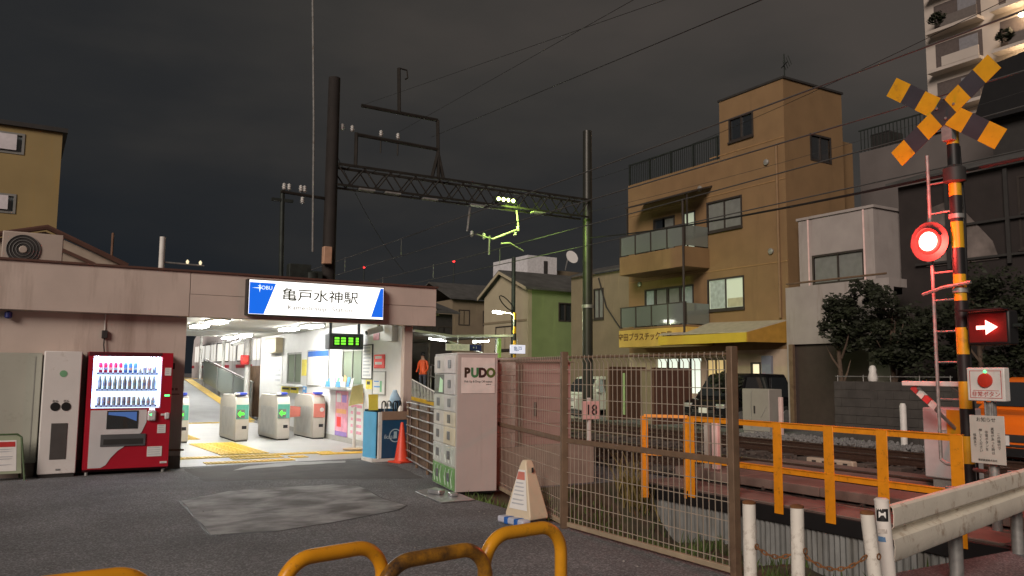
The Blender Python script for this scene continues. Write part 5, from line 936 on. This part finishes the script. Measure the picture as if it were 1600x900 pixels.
def balcony(z, zt, rail_z):
    b_ = part(t, 'balcony', B().box(19.8, 21.0, 21.1, 24.7, z, zt), 'tan_wall', .02)
    for i in range(4): y0 = 21.15+.88*i; part(b_, 'glass_panel', B().box(19.82, 19.85, y0, y0+.84, zt+.04, rail_z-.04), 'balcony_glass')
    part(b_, 'end_panel', B().box(19.87, 20.95, 21.12, 21.15, zt+.04, rail_z-.04), 'balcony_glass'); part(b_, 'top_rail', B().box(19.81, 19.87, 21.1, 24.7, rail_z-.038, rail_z), 'frame_dark')
    for i in range(5): y0 = 21.13+.88*i; part(b_, 'post', B().box(19.8, 19.86, y0-.04, y0+.02, zt, rail_z-.04), 'frame_dark')
balcony(5.33, 6.05, 6.85); balcony(3.22, 3.3, 4.1)
part(t, 'sign_band', B().box(19.78, 20.98, 21.0, 24.72, 2.58, 3.218), mat('band_yellow', (.62, .42, .10), .7, 0, .1, 3)); text(t, 'sign_lettering', '守田プラスチック工業', .3, mat('lettering_brown', (.16, .08, .02), .7), (19.775, 23.25, 2.93), YN, ZP, bold=.008)
part(t, 'canopy_upper', B().prism([(20.0, 20.9, 7.95), (21, 20.9, 8.25), (21, 24.6, 8.25), (20.0, 24.6, 7.95)], (0, 0, .06)), 'frame_dark')
for y in (21.2, 24.5): part(t, 'canopy_post', B().box(20.05, 20.1, y, y+.05, 6.06, 7.94), 'frame_dark')
part(t, 'down_pipe', B().cyl((19.75, 21.1, 2.6), (19.75, 21.1, 7.7), .04, n=8), 'frame_dark')
mat('awning_yellow', (.6, .43, .04), .7, 0, .06, 2); mat('awning_grey', (.42, .38, .3), .8); part(t, 'awning_top', B().prism([(19.55, 18.1, 2.9), (19.55, 22.2, 2.94), (21, 22.2, 3.4), (21, 17.75, 3.3)], (0, 0, .03)), 'awning_grey'); part(t, 'awning_valance', B().box(19.53, 19.56, 18.1, 22.2, 2.6, 2.9), 'awning_yellow'); part(t, 'awning_side', B().prism([(19.56, 18.08, 2.6), (19.56, 18.08, 2.9), (21, 17.73, 3.3), (21, 17.73, 2.6)], (0, .02, 0)), mat('awning_orange', (.4, .22, .035), .7))
# ground floor
part(t, 'ground_wall', B().wall('X', 21.0, .25, 17.65, 25.6, 0, 2.4, [(21.6, 24.0, 0.9, 2.15), (18.9, 19.25, 1.5, 1.95), (20.1, 21.3, 1.4, 2.1)]), mat('ground_beige', (.45, .36, .27), .85, 0, .1, 3))
sg = part(t, 'shop_window', B().box(21.1, 21.12, 21.6, 24.0, .9, 2.15), emis('shop_lit', (.9, 1, .85), .9)); 
for y in (22.2, 22.8, 23.4): part(sg, 'mullion', B().box(21.05, 21.08, y-.04, y+.04, .9, 2.15), 'frame_dark')
win_x(t, 21, 20.12, 21.28, 1.42, 2.08, emis('win_amber', (1, .72, .3), .5), None, 2); win_x(t, 21, 18.92, 19.23, 1.52, 1.93, 'lit_warm', None, 0); part(t, 'meter_box', B().box(20.9, 20.995, 18.35, 18.75, 1.5, 2.2), mat('meter', (.2, .22, .28), .5)); part(t, 'meter_lamp', B().box(20.88, 20.899, 18.6, 18.7, 1.52, 1.6), 'red_led')
part(t, 'roof_railing', B().box(20.98, 21.02, 20.55, 25.55, 10.0, 10.05), 'dark_iron'); bb = B()
for i in range(44): bb.box(20.99, 21.01, 20.6+.112*i, 20.615+.112*i, 9.2, 10.0)
part(t, 'roof_bars', bb, 'dark_iron', kind='stuff')
for i in range(5): part(t, 'roof_post', B().box(20.97, 21.03, 20.58+1.22*i, 20.64+1.22*i, 9.2, 10.06), 'dark_iron')
for y, z in ((18.4, 8.6), (21.5, 8.3), (18.3, 5.6), (24.9, 5.1)): v_ = part(t, 'vent_cap', B().lathe([(.1, 0), (.1, .06), (.04, .09)], (20.999, y, z), 14, Matrix.Rotation(rad(-90), 3, 'Y')), 'frame_grey')
part(t, 'drain_pipe', B().cyl((20.94, 17.95, 3.4), (20.94, 17.95, 9.1), .045, n=8), mat('pipe_tan', (.24, .15, .075), .6)); part(t, 'balcony_air_conditioner', B().box(20.3, 20.65, 23.6, 24.4, 6.06, 6.65), 'frame_grey', .02); part(t, 'balcony_air_conditioner', B().box(20.3, 20.65, 23.8, 24.5, 3.31, 3.9), 'frame_grey', .02)
t = thing('tv_antenna', 'thin television antenna on the tan rooftop tower', 'antenna', (22.1, 18.6, 11.3)); part(t, 'mast', B().cyl((21.5, 18, 11.3), (21.5, 18, 12.3), .025, n=6), 'dark_iron'); part(t, 'boom', B().cyl((21.2, 17.6, 11.85), (21.6, 18.2, 11.9), .015, n=5), 'dark_iron')
for k in range(4): part(t, 'element', B().cyl((21.2+.09*k, 17.45+.15*k, 11.7), (21.22+.09*k, 17.6+.15*k, 12.05), .01, n=4), 'dark_iron')

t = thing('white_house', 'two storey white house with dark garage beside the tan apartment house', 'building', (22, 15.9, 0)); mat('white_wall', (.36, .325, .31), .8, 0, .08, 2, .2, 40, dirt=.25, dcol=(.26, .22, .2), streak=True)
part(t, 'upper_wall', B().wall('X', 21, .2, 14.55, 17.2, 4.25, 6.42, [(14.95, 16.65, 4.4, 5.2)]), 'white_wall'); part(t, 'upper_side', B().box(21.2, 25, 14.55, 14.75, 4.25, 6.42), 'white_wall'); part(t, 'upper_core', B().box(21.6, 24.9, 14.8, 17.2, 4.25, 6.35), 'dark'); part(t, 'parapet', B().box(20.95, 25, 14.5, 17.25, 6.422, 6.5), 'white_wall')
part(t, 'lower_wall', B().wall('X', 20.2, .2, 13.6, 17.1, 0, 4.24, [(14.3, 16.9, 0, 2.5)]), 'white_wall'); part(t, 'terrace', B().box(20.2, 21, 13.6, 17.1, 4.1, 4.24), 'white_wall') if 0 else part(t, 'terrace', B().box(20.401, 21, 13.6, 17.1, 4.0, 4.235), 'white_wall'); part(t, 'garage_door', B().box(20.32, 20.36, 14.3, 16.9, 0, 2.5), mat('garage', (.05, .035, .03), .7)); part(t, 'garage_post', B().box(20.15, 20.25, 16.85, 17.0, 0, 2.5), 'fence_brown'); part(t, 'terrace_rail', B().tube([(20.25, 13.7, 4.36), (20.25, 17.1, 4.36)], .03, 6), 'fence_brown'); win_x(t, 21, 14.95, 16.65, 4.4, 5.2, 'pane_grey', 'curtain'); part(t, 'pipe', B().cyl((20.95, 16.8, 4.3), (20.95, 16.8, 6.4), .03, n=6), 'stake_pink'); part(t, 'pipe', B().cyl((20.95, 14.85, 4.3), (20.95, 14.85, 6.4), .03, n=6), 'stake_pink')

t = thing('tan_house', 'plain two storey beige house behind the green gantry pole', 'building', (23, 28.3, 0)); mat('beige_wall', (.21, .17, .115), .85, 0, .1, 1.5, .2, 30, dirt=.2, dcol=(.3, .24, .15), streak=True); part(t, 'wall', B().wall('X', 21.5, .2, 26.1, 30.3, 0, 5.9, [(27.95, 28.55, 4.0, 5.2)]), 'beige_wall'); part(t, 'core', B().box(21.9, 26, 26.1, 30.3, 0, 5.85), 'beige_wall'); part(t, 'roof', B().prism([(21.3, 26.0, 5.902), (21.3, 30.4, 5.902), (23, 30.4, 6.4), (23, 26.0, 6.4)], (.0, 0, .06)), 'roof_dark'); win_x(t, 21.5, 27.95, 28.55, 4.0, 5.2, 'pane_grey', None, 1); part(t, 'cable', B().tube([(21.45, 28.2, 5.7), (21.4, 27.6, 4.4), (21.3, 26.4, 3.3)], .03, 5), 'dark')
t = thing('gabled_house', 'gabled house with beige front and green-lit side wall behind the street lamp', 'building', (21, 33, 0)); mat('green_lit_wall', (.19, .25, .11), .85, 0, .1, 1.5, .2, 30, dirt=.2, dcol=(.22, .3, .12), streak=True); mat('cream_wall', (.38, .33, .24), .85, 0, .08, 1.5)  # green lamp light is put into the side wall colour
gx, gy0, gy1 = 19.5, 30.8, 34.8
part(t, 'gable_wall', B().prism([(gx, gy0, 0), (gx, gy1, 0), (gx, gy1, 5.2), (gx, 33.0, 6.25), (gx, gy0, 5.4)], (.2, 0, 0)), 'cream_wall'); part(t, 'side_wall', B().wall('Y', gy0, .2, gx+.2, 23, 0, 5.38, [(21.2, 21.85, 4.0, 4.75)]), 'green_lit_wall'); win_y(t, gy0, 21.2, 21.85, 4.0, 4.75, 'pane_dark')
part(t, 'roof', B().prism([(gx-.25, gy0-.25, 5.3), (gx-.25, 33.0, 6.3), (23.2, 33.0, 6.3), (23.2, gy0-.25, 5.3)], (0, 0, .1)), 'roof_dark'); part(t, 'roof', B().prism([(gx-.25, 33.0, 6.3), (gx-.25, gy1+.3, 5.15), (23.2, gy1+.3, 5.15), (23.2, 33, 6.3)], (0, 0, .1)), 'roof_dark'); part(t, 'core', B().box(gx+.6, 22.9, gy0+.3, gy1, 0, 5.1), 'dark')
for a, c, d, e_ in ((gy0-.2, 5.38, 33, 6.32), (33, 6.32, gy1+.25, 5.2)): part(t, 'bargeboard', B().prism([(gx-.27, a, c-.12), (gx-.27, d, e_-.12), (gx-.27, d, e_+.02), (gx-.27, a, c+.02)], (.04, 0, 0)), 'cream_wall')
part(t, 'porch_band', B().box(gx-.03, gx-.001, gy0+.1, gy1, 3.9, 4.0), 'beige_wall'); win_x(t, gx, 32.0, 33.6, 2.7, 3.7, mat('pane_dim', (.2, .2, .15), .4), None, 1)
def far_house(name, x0, x1, y, z0, z1, zr, label, wm='beige_wall'):
    t = thing(name, label, 'building', ((x0+x1)/2, y, 0)); part(t, 'wall', B().box(x0, x1, y, y+6, 0, z1), wm); part(t, 'roof', B().prism([(x0-.3, y-.3, z1), (x1+.3, y-.3, z1), (x1+.3, y+3, zr), (x0-.3, y+3, zr)], (0, 0, .1)), 'roof_dark'); part(t, 'roof_rear', B().prism([(x0-.3, y+3, zr), (x1+.3, y+3, zr), (x1+.3, y+6.3, z1), (x0-.3, y+6.3, z1)], (0, 0, .1)), 'roof_dark')
    for k in range(2): win_y(t, y, x0+.5+(x1-x0)*.45*k, x0+1.2+(x1-x0)*.45*k, z1-1.6, z1-.7, 'pane_dim')
    return t
far_house('small_house', 24.0, 28.0, 47, 0, 6.3, 7.6, 'small dark roofed house far behind the platform canopy'); t = far_house('low_house', 17.0, 19.4, 38, 0, 4.6, 5.4, 'low dark house behind the far platform canopy', 'dark')
part(t, 'gable', B().prism([(17.2, 37.9, 4.5), (18.6, 37.9, 4.5), (18.0, 37.9, 5.6)], (0, .1, 0)), 'cream_wall')
t = thing('white_rooftop', 'white rooftop block with a satellite dish above the dark roof', 'building', (40, 60, 0)); part(t, 'wall', B().box(37.9, 41.0, 60, 66, 0, 11.9), mat('white_far', (.6, .6, .62), .8)); part(t, 'wing', B().box(41.01, 46, 61, 66, 0, 10.9), 'beige_wall'); part(t, 'window', B().box(39.6, 40.0, 59.97, 59.999, 10.3, 11.5), 'dark'); ds = part(t, 'satellite_dish', B().lathe([(.1, 0), (.5, .12), (.62, .28)], (42.2, 59.6, 11.9), 20, Matrix.Rotation(rad(70), 3, 'X')), 'white_clean'); part(ds, 'mount', B().cyl((42.2, 60.4, 10.9), (42.2, 60, 11.9), .06), 'steel')
for i, (x, y, z) in enumerate(((36.2, 80, 12.3), (36.5, 70, 12.2))):
    t = thing('antenna_mast', ['thin mast with a red light, nearer the station roof', 'thin mast with a small red light, nearer the dish'][i], 'mast', (x, y, 0)); x = x-5.7 if i == 0 else x-.7
    part(t, 'pole', B().cyl((x, y, 0), (x, y, z), .06), 'dark_iron'); part(t, 'red_lamp', B().lathe([(.05, 0), (.14, .1), (.05, .2)], (x, y, z), 10), 'red_led')

# ------------------------------------------------------------------ things above the station roof
t = thing('yellow_building', 'yellowish building with pale shutters rising behind the station roof', 'building', (-4, 25, 0)); mat('ochre_wall', (.33, .245, .11), .85, 0, .08, 1, .2, 30, dirt=.25, dcol=(.36, .24, .08), streak=True); part(t, 'wall', B().wall('Y', 25, .2, -10, .78, 0, 7.98, [(-.9, -.15, 7.3, 7.75), (-.9, -.25, 5.7, 6.1)]), 'ochre_wall'); part(t, 'core', B().box(-10, .7, 25.4, 34, 0, 7.9), 'ochre_wall'); part(t, 'roof_edge', B().box(-10, .9, 24.9, 34, 7.982, 8.1), 'dark')
for x0, x1, z0, z1 in ((-.9, -.15, 7.3, 7.75), (-.9, -.25, 5.7, 6.1)): w_ = win_y(t, 25, x0, x1, z0, z1, 'curtain', 'frame_grey', 0); part(w_, 'shutter', B().box(x0+.05, x1-.12, 24.93, 24.96, z0+.03, z1), mat('shutter_pale', (.72, .68, .72), .6))
t = thing('gable_roof_house', 'low gabled house front peeking above the station roof', 'building', (-.5, 20, 0)); part(t, 'gable_wall', B().prism([(-3, 20, 3), (1.9, 20, 3), (1.9, 20, 3.9), (.42, 20, 4.5), (-3, 20, 3.6)], (0, .3, 0)), mat('gable_beige', (.42, .35, .28), .85)); part(t, 'roof_edge', B().tube([(2.05, 19.9, 3.87), (.45, 19.9, 4.58), (-.6, 19.9, 4.3)], .06, 6), 'flashing'); part(t, 'beam', B().tube([(.7, 19.95, 4.15), (1.4, 19.95, 3.86)], .05, 4), 'flashing')
t = thing('air_conditioner', 'beige air conditioner unit with dark round fan on the station roof', 'air conditioner', (.2, 15, 3.15)); part(t, 'case', B().box(-.26, .58, 14.95, 15.25, 3.2, 3.72), mat('ac_beige', (.45, .38, .33), .6, 0, .05, 4), .015); part(t, 'foot', B().box(-.2, -.12, 14.95, 15.25, 3.15, 3.199), 'dark'); part(t, 'foot', B().box(.42, .5, 14.95, 15.25, 3.15, 3.199), 'dark')
g_ = part(t, 'fan_grille', B().lathe([(.235, 0), (.235, .012)], (.03, 14.949, 3.44), 32, Matrix.Rotation(rad(90), 3, 'X')), 'dark'); part(g_, 'hub', B().lathe([(.06, 0), (.05, .01)], (.03, 14.935, 3.44), 16, Matrix.Rotation(rad(90), 3, 'X')), 'ac_beige')
for r_ in (.1, .145, .19, .232): part(g_, 'ring', B().tube([(.03+r_*math.cos(a), 14.93, 3.44+r_*math.sin(a)) for a in [2*math.pi*k/28 for k in range(29)]], .004, 4, False), 'steel')
t = thing('vent_pipe', 'pale vent pipe with a short railing on the station roof', 'pipe', (2.5, 19, 3.15)); part(t, 'pipe', B().cyl((2.62, 19, 3.15), (2.62, 19, 4.45), .06), 'white_paint'); 
for z in (3.72, 3.9): part(t, 'rail', B().cyl((2.62, 19, z), (3.5, 19, z-.02), .02, n=6), 'galv')
for x in (3.15, 3.42): part(t, 'lamp', B().lathe([(.02, 0), (.035, .05), (.01, .09)], (x, 19, 3.9), 8), 'lit_warm')
single('roof_pole', B().tube([(1.9, 22, 3.9), (1.9, 22, 4.9)], .03, 6), 'rust_brown', 'thin short pole behind the gabled roof', 'pole')
for x in (-1.2, -.55): pass

# ------------------------------------------------------------------ far side of the tracks
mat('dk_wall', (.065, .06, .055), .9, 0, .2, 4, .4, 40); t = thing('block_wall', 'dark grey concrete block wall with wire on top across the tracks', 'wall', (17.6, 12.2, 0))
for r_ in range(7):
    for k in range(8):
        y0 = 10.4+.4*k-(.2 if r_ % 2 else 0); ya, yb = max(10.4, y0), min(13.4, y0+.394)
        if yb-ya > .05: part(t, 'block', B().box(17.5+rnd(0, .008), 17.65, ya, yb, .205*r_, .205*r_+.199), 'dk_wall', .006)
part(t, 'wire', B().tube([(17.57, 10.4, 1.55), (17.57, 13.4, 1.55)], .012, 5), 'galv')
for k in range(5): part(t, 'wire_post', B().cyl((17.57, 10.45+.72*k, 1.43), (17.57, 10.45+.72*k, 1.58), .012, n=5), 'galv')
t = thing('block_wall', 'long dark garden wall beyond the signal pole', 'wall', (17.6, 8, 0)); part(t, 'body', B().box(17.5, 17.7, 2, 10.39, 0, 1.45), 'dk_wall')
single('cat', B(), 'white_clean') if 0 else None
t = thing('relay_cabinet', 'pale grey equipment cabinet across the tracks beside the slim stake', 'cabinet', (17.1, 15.5, 0)); mat('cab_pale', (.33, .31, .28), .6, 0, .05, 3); part(t, 'case', B().box(17.0, 17.5, 15.02, 15.95, .08, 1.2), 'cab_pale', .015); part(t, 'door_gap', B().box(16.994, 16.999, 15.62, 15.64, .14, 1.15), 'frame_grey'); part(t, 'handle', B().box(16.98, 16.998, 15.5, 15.54, .55, .75), 'dark'); part(t, 'plinth', B().box(17.02, 17.48, 15.04, 15.93, 0, .079), 'concrete'); part(t, 'scratch', B().tube([(16.996, 15.3, .45), (16.996, 15.1, .75)], .006, 4), 'frame_grey')
def partition(y0, y1, label, x=17.3, top=1.75):
    t = thing('partition_wall', label, 'wall', (x, y0, 0), group='parking partitions'); part(t, 'face', B().box(x, x+.18, y0, y1, 0, top-.1), 'beige_wall', .01); part(t, 'side', B().box(x-.01, x+1.6, y0-.12, y0-.001, 0, top), mat('maroon', (.1, .045, .03), .7)); part(t, 'cap', B().box(x-.02, x+.2, y0, y1+.02, top-.099, top-.05), 'rust_brown')
partition(20.0, 20.55, 'brown sided parking partition next to the black van', 17.3, 1.78); partition(22.6, 22.75, 'narrow dark brown parking partition beyond the van', 17.6, 1.82)
single('small_sign', B().box(16.5, 16.52, 20.35, 20.45, .3, 1.6), mat('sign_green', (.3, .42, .2), .6), 'narrow greenish sign by the parking partition', 'sign')
# vehicles
def car(name, loc, rz, ln, wd, ht, paint, label, van=False, group='parked vehicles', belt=.56, wsw=.9):
    t = thing(name, label, 'van' if van else 'car', loc, rz, group, world=False); w2 = wd/2; bh = ht*(belt if not van else .52)
    lower = [(0, .28), (.02, bh*.78), (.15, bh*.93), (ln*.24 if not van else .45, bh), (ln-.1, bh), (ln, bh*.8), (ln, .28), (ln-.3, .2), (.3, .2)]
    b = B(); k = len(lower)
    for s_, ins in ((-1, .05), (-.9, 0), (.9, 0), (1, .05)): b.v += [(x, s_*w2*(1-.0), z if 0 else (.28+(z-.28)*(1-ins))) for x, z in lower]
    for i in range(3):
        for j in range(k): b.f.append((i*k+j, i*k+(j+1) % k, (i+1)*k+(j+1) % k, (i+1)*k+j))
    b.f += [tuple(range(k)), tuple(3*k+j for j in reversed(range(k)))]
    bd = part(t, 'body', b, paint, .04)
    cab = [(ln*.22 if not van else .5, bh-.01), (ln*.40 if not van else 1.0, ht-.05), (ln*.46 if not van else 1.3, ht), (ln*.86, ht-.02), (ln*.97, bh-.01)]
    b = B(); k = len(cab)
    for s_ in (-1, 1): b.v += [(x, s_*w2*(.96 if z < bh else .8), z) for x, z in cab]
    for j in range(k): b.f.append((j, (j+1) % k, k+(j+1) % k, k+j))
    b.f += [tuple(range(k)), tuple(k+j for j in reversed(range(k)))]
    cb = part(t, 'cabin', b, paint, .03)
    (xa, za), (xb, zb) = cab[0], cab[1]; f0, f1 = .1, .9
    def ws(f, s_): x = xa+(xb-xa)*f; z = za+(zb-za)*f; hw = w2*(.96+(.8-.96)*f)*wsw; return (x-.025, s_*hw, z+.012)
    part(cb, 'windscreen', B().prism([ws(f0, -1), ws(f0, 1), ws(f1, 1), ws(f1, -1)], (.008, 0, 0)), 'pane_dark')
    for s_ in (-1, 1):
        y0, y1 = w2*.955, w2*.835
        for u0, u1 in ((cab[1][0]-.05, ln*.6), (ln*.62, ln*.88)): part(cb, 'side_window', B().prism([(u0-.18 if u0 < ln*.5 else u0, s_*(y0+.006), bh+.06), (u1, s_*(y0+.006), bh+.06), (u1-.05, s_*(y1+.012), ht-.12), (u0+.1, s_*(y1+.012), ht-.12)], (0, s_*.006, 0)), 'pane_dark')
        for x in (ln*.19, ln*.8):
            wh = part(t, 'wheel', B().lathe([(.3, 0), (.31, .03), (.31, .17), (.28, .2)], (x, s_*(w2-.17 if s_ > 0 else w2-.17), .31), 24, Matrix.Rotation(rad(-90*s_), 3, 'X')), 'rubber'); part(wh, 'rim', B().lathe([(.2, 0), (.19, .012)], (x, s_*(w2+.031), .31), 16, Matrix.Rotation(rad(-90*s_), 3, 'X')), 'steel')
        part(t, 'headlight', B().cb((.03, s_*w2*.74, bh*.76), (.1, w2*.36, .13)), mat('headlamp', (.6, .62, .62), .15, .3), .02); part(t, 'mirror', B().cb((cab[0][0]+.35, s_*(w2+.07), bh+.12), (.1, .14, .12)), paint, .02)
    part(t, 'grille', B().box(-.015, .02, -w2*.5, w2*.5, bh*.5, bh*.62), 'dark'); part(t, 'lower_intake', B().box(-.02, .01, -w2*.55, w2*.55, .26, .4), 'black'); part(t, 'number_plate', B().box(-.03, -.016, -.17, .17, .44, .6) if not van else B().box(-.03, -.021, -.17, .17, .42, .58), 'paper'); part(t, 'bumper_trim', B().box(-.018, .05, -w2*.86, w2*.86, bh*.42, bh*.46), 'dark')
    if van:
        for z in (bh*.66, bh*.72): part(t, 'chrome_bar', B().box(-.024, -.016, -w2*.6, w2*.6, z, z+.03), mat('chrome', (.8, .8, .8), .1, 1))
    return t
mat('car_orange', (.95, .19, .012), .3, .0, .03, 2); mat('car_black', (.012, .012, .014), .2, .1, .1); mat('car_white', (.62, .66, .6), .3)
car('parked_car', (14.1, 7.6, 0), 0, 3.9, 1.75, 1.56, 'car_orange', 'bright orange car at the picture edge behind the emergency button', False, belt=.64, wsw=.78); car('parked_van', (17.9, 18.35, 0), 0, 3.2, 1.85, 1.62, 'car_black', 'black van with chrome grille parked below the yellow awning', True); car('parked_car', (17.7, 25.6, 0), rad(8), 3.5, 1.5, 1.48, 'car_white', 'small white car parked beyond the green gantry pole')
# planter shrub
def crown(b, c, r, n, s0, s1):
    for _ in range(n):
        while True:
            p = Vector((rnd(-1, 1), rnd(-1, 1), rnd(-1, 1)))
            if p.length < 1 and p.length > random.random()*.9 and math.sin(p.x*7+c[0]*3)+math.sin(p.y*8+c[1]*5)+math.sin(p.z*7+c[2]*4) > -.7: break
        p = Vector(c)+Vector((p.x*r[0], p.y*r[1], p.z*r[2])); s_ = rnd(s0, s1); u = Vector((rnd(-1, 1), rnd(-1, 1), rnd(-.6, .6))).normalized(); v = u.orthogonal().normalized()*s_*.55; u = u*s_
        b.quad(p-u, p+v, p+u, p-v)
    return b
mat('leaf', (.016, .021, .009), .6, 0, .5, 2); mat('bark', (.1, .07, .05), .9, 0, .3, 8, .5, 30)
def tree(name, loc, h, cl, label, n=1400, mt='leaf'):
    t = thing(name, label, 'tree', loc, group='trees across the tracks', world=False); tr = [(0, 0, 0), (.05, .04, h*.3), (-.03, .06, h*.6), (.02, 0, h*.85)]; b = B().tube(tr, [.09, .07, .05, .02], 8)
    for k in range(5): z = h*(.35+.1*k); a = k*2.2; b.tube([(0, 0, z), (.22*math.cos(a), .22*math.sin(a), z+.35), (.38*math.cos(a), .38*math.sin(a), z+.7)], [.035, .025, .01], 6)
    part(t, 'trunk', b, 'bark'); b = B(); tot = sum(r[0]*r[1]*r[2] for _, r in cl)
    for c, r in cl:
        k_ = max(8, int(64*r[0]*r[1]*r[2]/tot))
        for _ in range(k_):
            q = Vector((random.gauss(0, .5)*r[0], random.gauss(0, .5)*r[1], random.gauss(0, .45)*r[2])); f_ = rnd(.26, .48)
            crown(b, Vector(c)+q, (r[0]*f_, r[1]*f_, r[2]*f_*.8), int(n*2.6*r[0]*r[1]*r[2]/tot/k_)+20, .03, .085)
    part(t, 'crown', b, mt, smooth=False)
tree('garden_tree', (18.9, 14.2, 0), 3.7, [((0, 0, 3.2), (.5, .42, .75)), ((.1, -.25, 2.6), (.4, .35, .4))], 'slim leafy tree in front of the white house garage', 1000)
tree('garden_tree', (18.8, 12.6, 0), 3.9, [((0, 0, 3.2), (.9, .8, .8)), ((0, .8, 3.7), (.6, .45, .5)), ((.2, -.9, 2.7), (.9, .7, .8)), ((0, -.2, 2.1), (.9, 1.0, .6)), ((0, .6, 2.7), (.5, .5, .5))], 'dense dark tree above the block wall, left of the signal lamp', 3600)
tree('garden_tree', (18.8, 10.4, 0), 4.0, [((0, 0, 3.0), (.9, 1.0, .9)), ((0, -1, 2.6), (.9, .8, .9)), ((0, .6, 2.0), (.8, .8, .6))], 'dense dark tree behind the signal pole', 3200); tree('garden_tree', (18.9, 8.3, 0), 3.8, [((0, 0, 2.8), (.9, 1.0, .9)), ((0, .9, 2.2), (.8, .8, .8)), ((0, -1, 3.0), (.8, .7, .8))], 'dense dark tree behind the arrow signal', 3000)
b = crown(B(), (17.5, 17.0, 1.35), (.4, .55, .3), 700, .04, .09); single('shrub', b, 'leaf', 'small round shrub behind the pale equipment cabinet', 'shrub', smooth=False)
single('cat_ornament', B().lathe([(.1, 0), (.12, .08), (.08, .22), (.09, .28), (.06, .36), (.02, .38)], (17.57, 12.35, 1.44), 12), 'white_paint', 'small pale ornament sitting on top of the dark block wall', 'ornament')

# grey building with railing, dark shop, distant apartment block
mat('greyish', (.13, .115, .11), .85, 0, .1, 1, .2, 20); t = thing('grey_building', 'grey flat roofed building with a roof railing behind the signal', 'building', (30, 14, 0)); part(t, 'wall', B().box(28, 36, 4, 19.9, 0, 10.3), 'greyish'); part(t, 'parapet', B().box(27.9, 36, 4, 17.2, 10.302, 10.6), 'greyish')
part(t, 'roof_railing', B().box(27.98, 28.02, 16.8, 19.9, 11.15, 11.2), 'dark_iron')
for i in range(20): part(t, 'railing_bar', B().box(27.99, 28.01, 16.85+.155*i, 16.88+.155*i, 10.3, 11.15), 'dark_iron')
part(t, 'roof_box', B().box(28.3, 29.2, 18.8, 19.6, 10.3, 11.0), 'dark'); win_x(t, 28, 12.6, 14.4, 8.0, 9.3, 'pane_dark'); win_x(t, 28, 8.6, 10.4, 8.0, 9.3, 'pane_dark')
t = thing('dark_shop', 'dark maroon building with pale torn panels behind the arrow signal', 'building', (24, 11, 0)); mat('dark_maroon', (.026, .02, .019), .8, 0, .2, 2); mat('torn', (.15, .125, .115), .8, 0, .5, 2.2); part(t, 'wall', B().box(22, 26, 6, 14.4, 0, 7.1), 'dark_maroon'); part(t, 'eave', B().prism([(21.7, 6, 7.102), (21.7, 14.6, 7.102), (24, 14.6, 7.8), (24, 6, 7.8)], (0, 0, .1)), 'roof_dark')
part(t, 'pale_gable', B().prism([(21.96, 13.6, 4.65), (21.96, 13.5, 6.3), (21.96, 12.75, 6.45), (21.96, 11.75, 5.15), (21.96, 11.6, 4.65)], (.03, 0, 0)), 'torn', smooth=False)
w_ = win_x(t, 22, 9.6, 11.0, 4.9, 6.7, mat('pale_pane', (.2, .17, .16), .6, 0, .3, 3), None, 2); part(w_, 'transom', B().box(21.97, 22.0, 9.6, 11.0, 5.75, 5.81), 'dark')
for y in (11.3, 12.9): part(t, 'mullion', B().box(21.88, 21.935, y-.05, y+.05, 4.5, 7), 'dark')
for z in (5.65, 4.7): part(t, 'crossbar', B().box(21.89, 21.93, 9, 13.9, z, z+.06), 'dark')
t = thing('dark_roof_house', 'black steep roof standing out against the pale apartment block', 'building', (27, 10, 0)); part(t, 'wall', B().box(25, 27.9, 6, 13.2, 0, 9.3), 'dark'); part(t, 'roof', B().prism([(24.6, 13.55, 9.25), (24.6, 12.95, 10.9), (24.6, 6, 11.6), (24.6, 6, 9.25)], (3.2, 0, 0)), 'black')
t = thing('apartment_block', 'tall pale apartment block with planted balconies and warm lamps', 'building', (66, 25, 0)); mat('pale_block', (.5, .44, .39), .85, 0, .06, .4, .1, 10); part(t, 'wall', B().box(60, 75, 8, 36.4, 0, 36), 'pale_block')
for k in range(5):
    z = 18.6+3.1*k
    for y0, y1 in ((31.8, 35.8), (26.6, 30.9), (21.0, 25.8)):
        b_ = part(t, 'balcony', B().box(59.0, 60.0, y0, y1, z, z+.25), 'pale_block'); part(b_, 'recess', B().box(59.96, 59.99, y0+.2, y1-.2, z+.26, z+2.5), mat('recess', (.1, .08, .075), .8)); part(b_, 'parapet', B().box(58.98, 59.1, y0, y1-1.2, z+.251, z+1.0), 'pale_block' if (k+int(y0)) % 2 else mat('rail_panel', (.14, .12, .11), .7)); part(b_, 'door', B().box(59.9, 59.95, y0+.5, y0+1.9, z+.26, z+2.3), mat('door_pane', (.22, .22, .24), .4))  # recess is a flat dark panel, its shade painted on
        if (k*3+int(y0)) % 4 == 0: bb = crown(B(), (58.9, y1-1.0, z+1.0), (.3, .7, .5), 260, .1, .22); part(b_, 'plant', bb, 'leaf', smooth=False)
    lm = part(t, 'wall_lamp', B().lathe([(.1, 0), (.22, .12), (.1, .3)], (59.6, 29.0, z+2.2), 10), emis('apt_lamp', (1, .75, .45), 30)); lamp(t, 'POINT', (59.1, 29.0, z+1.9), 90, (1, .7, .42), .2)
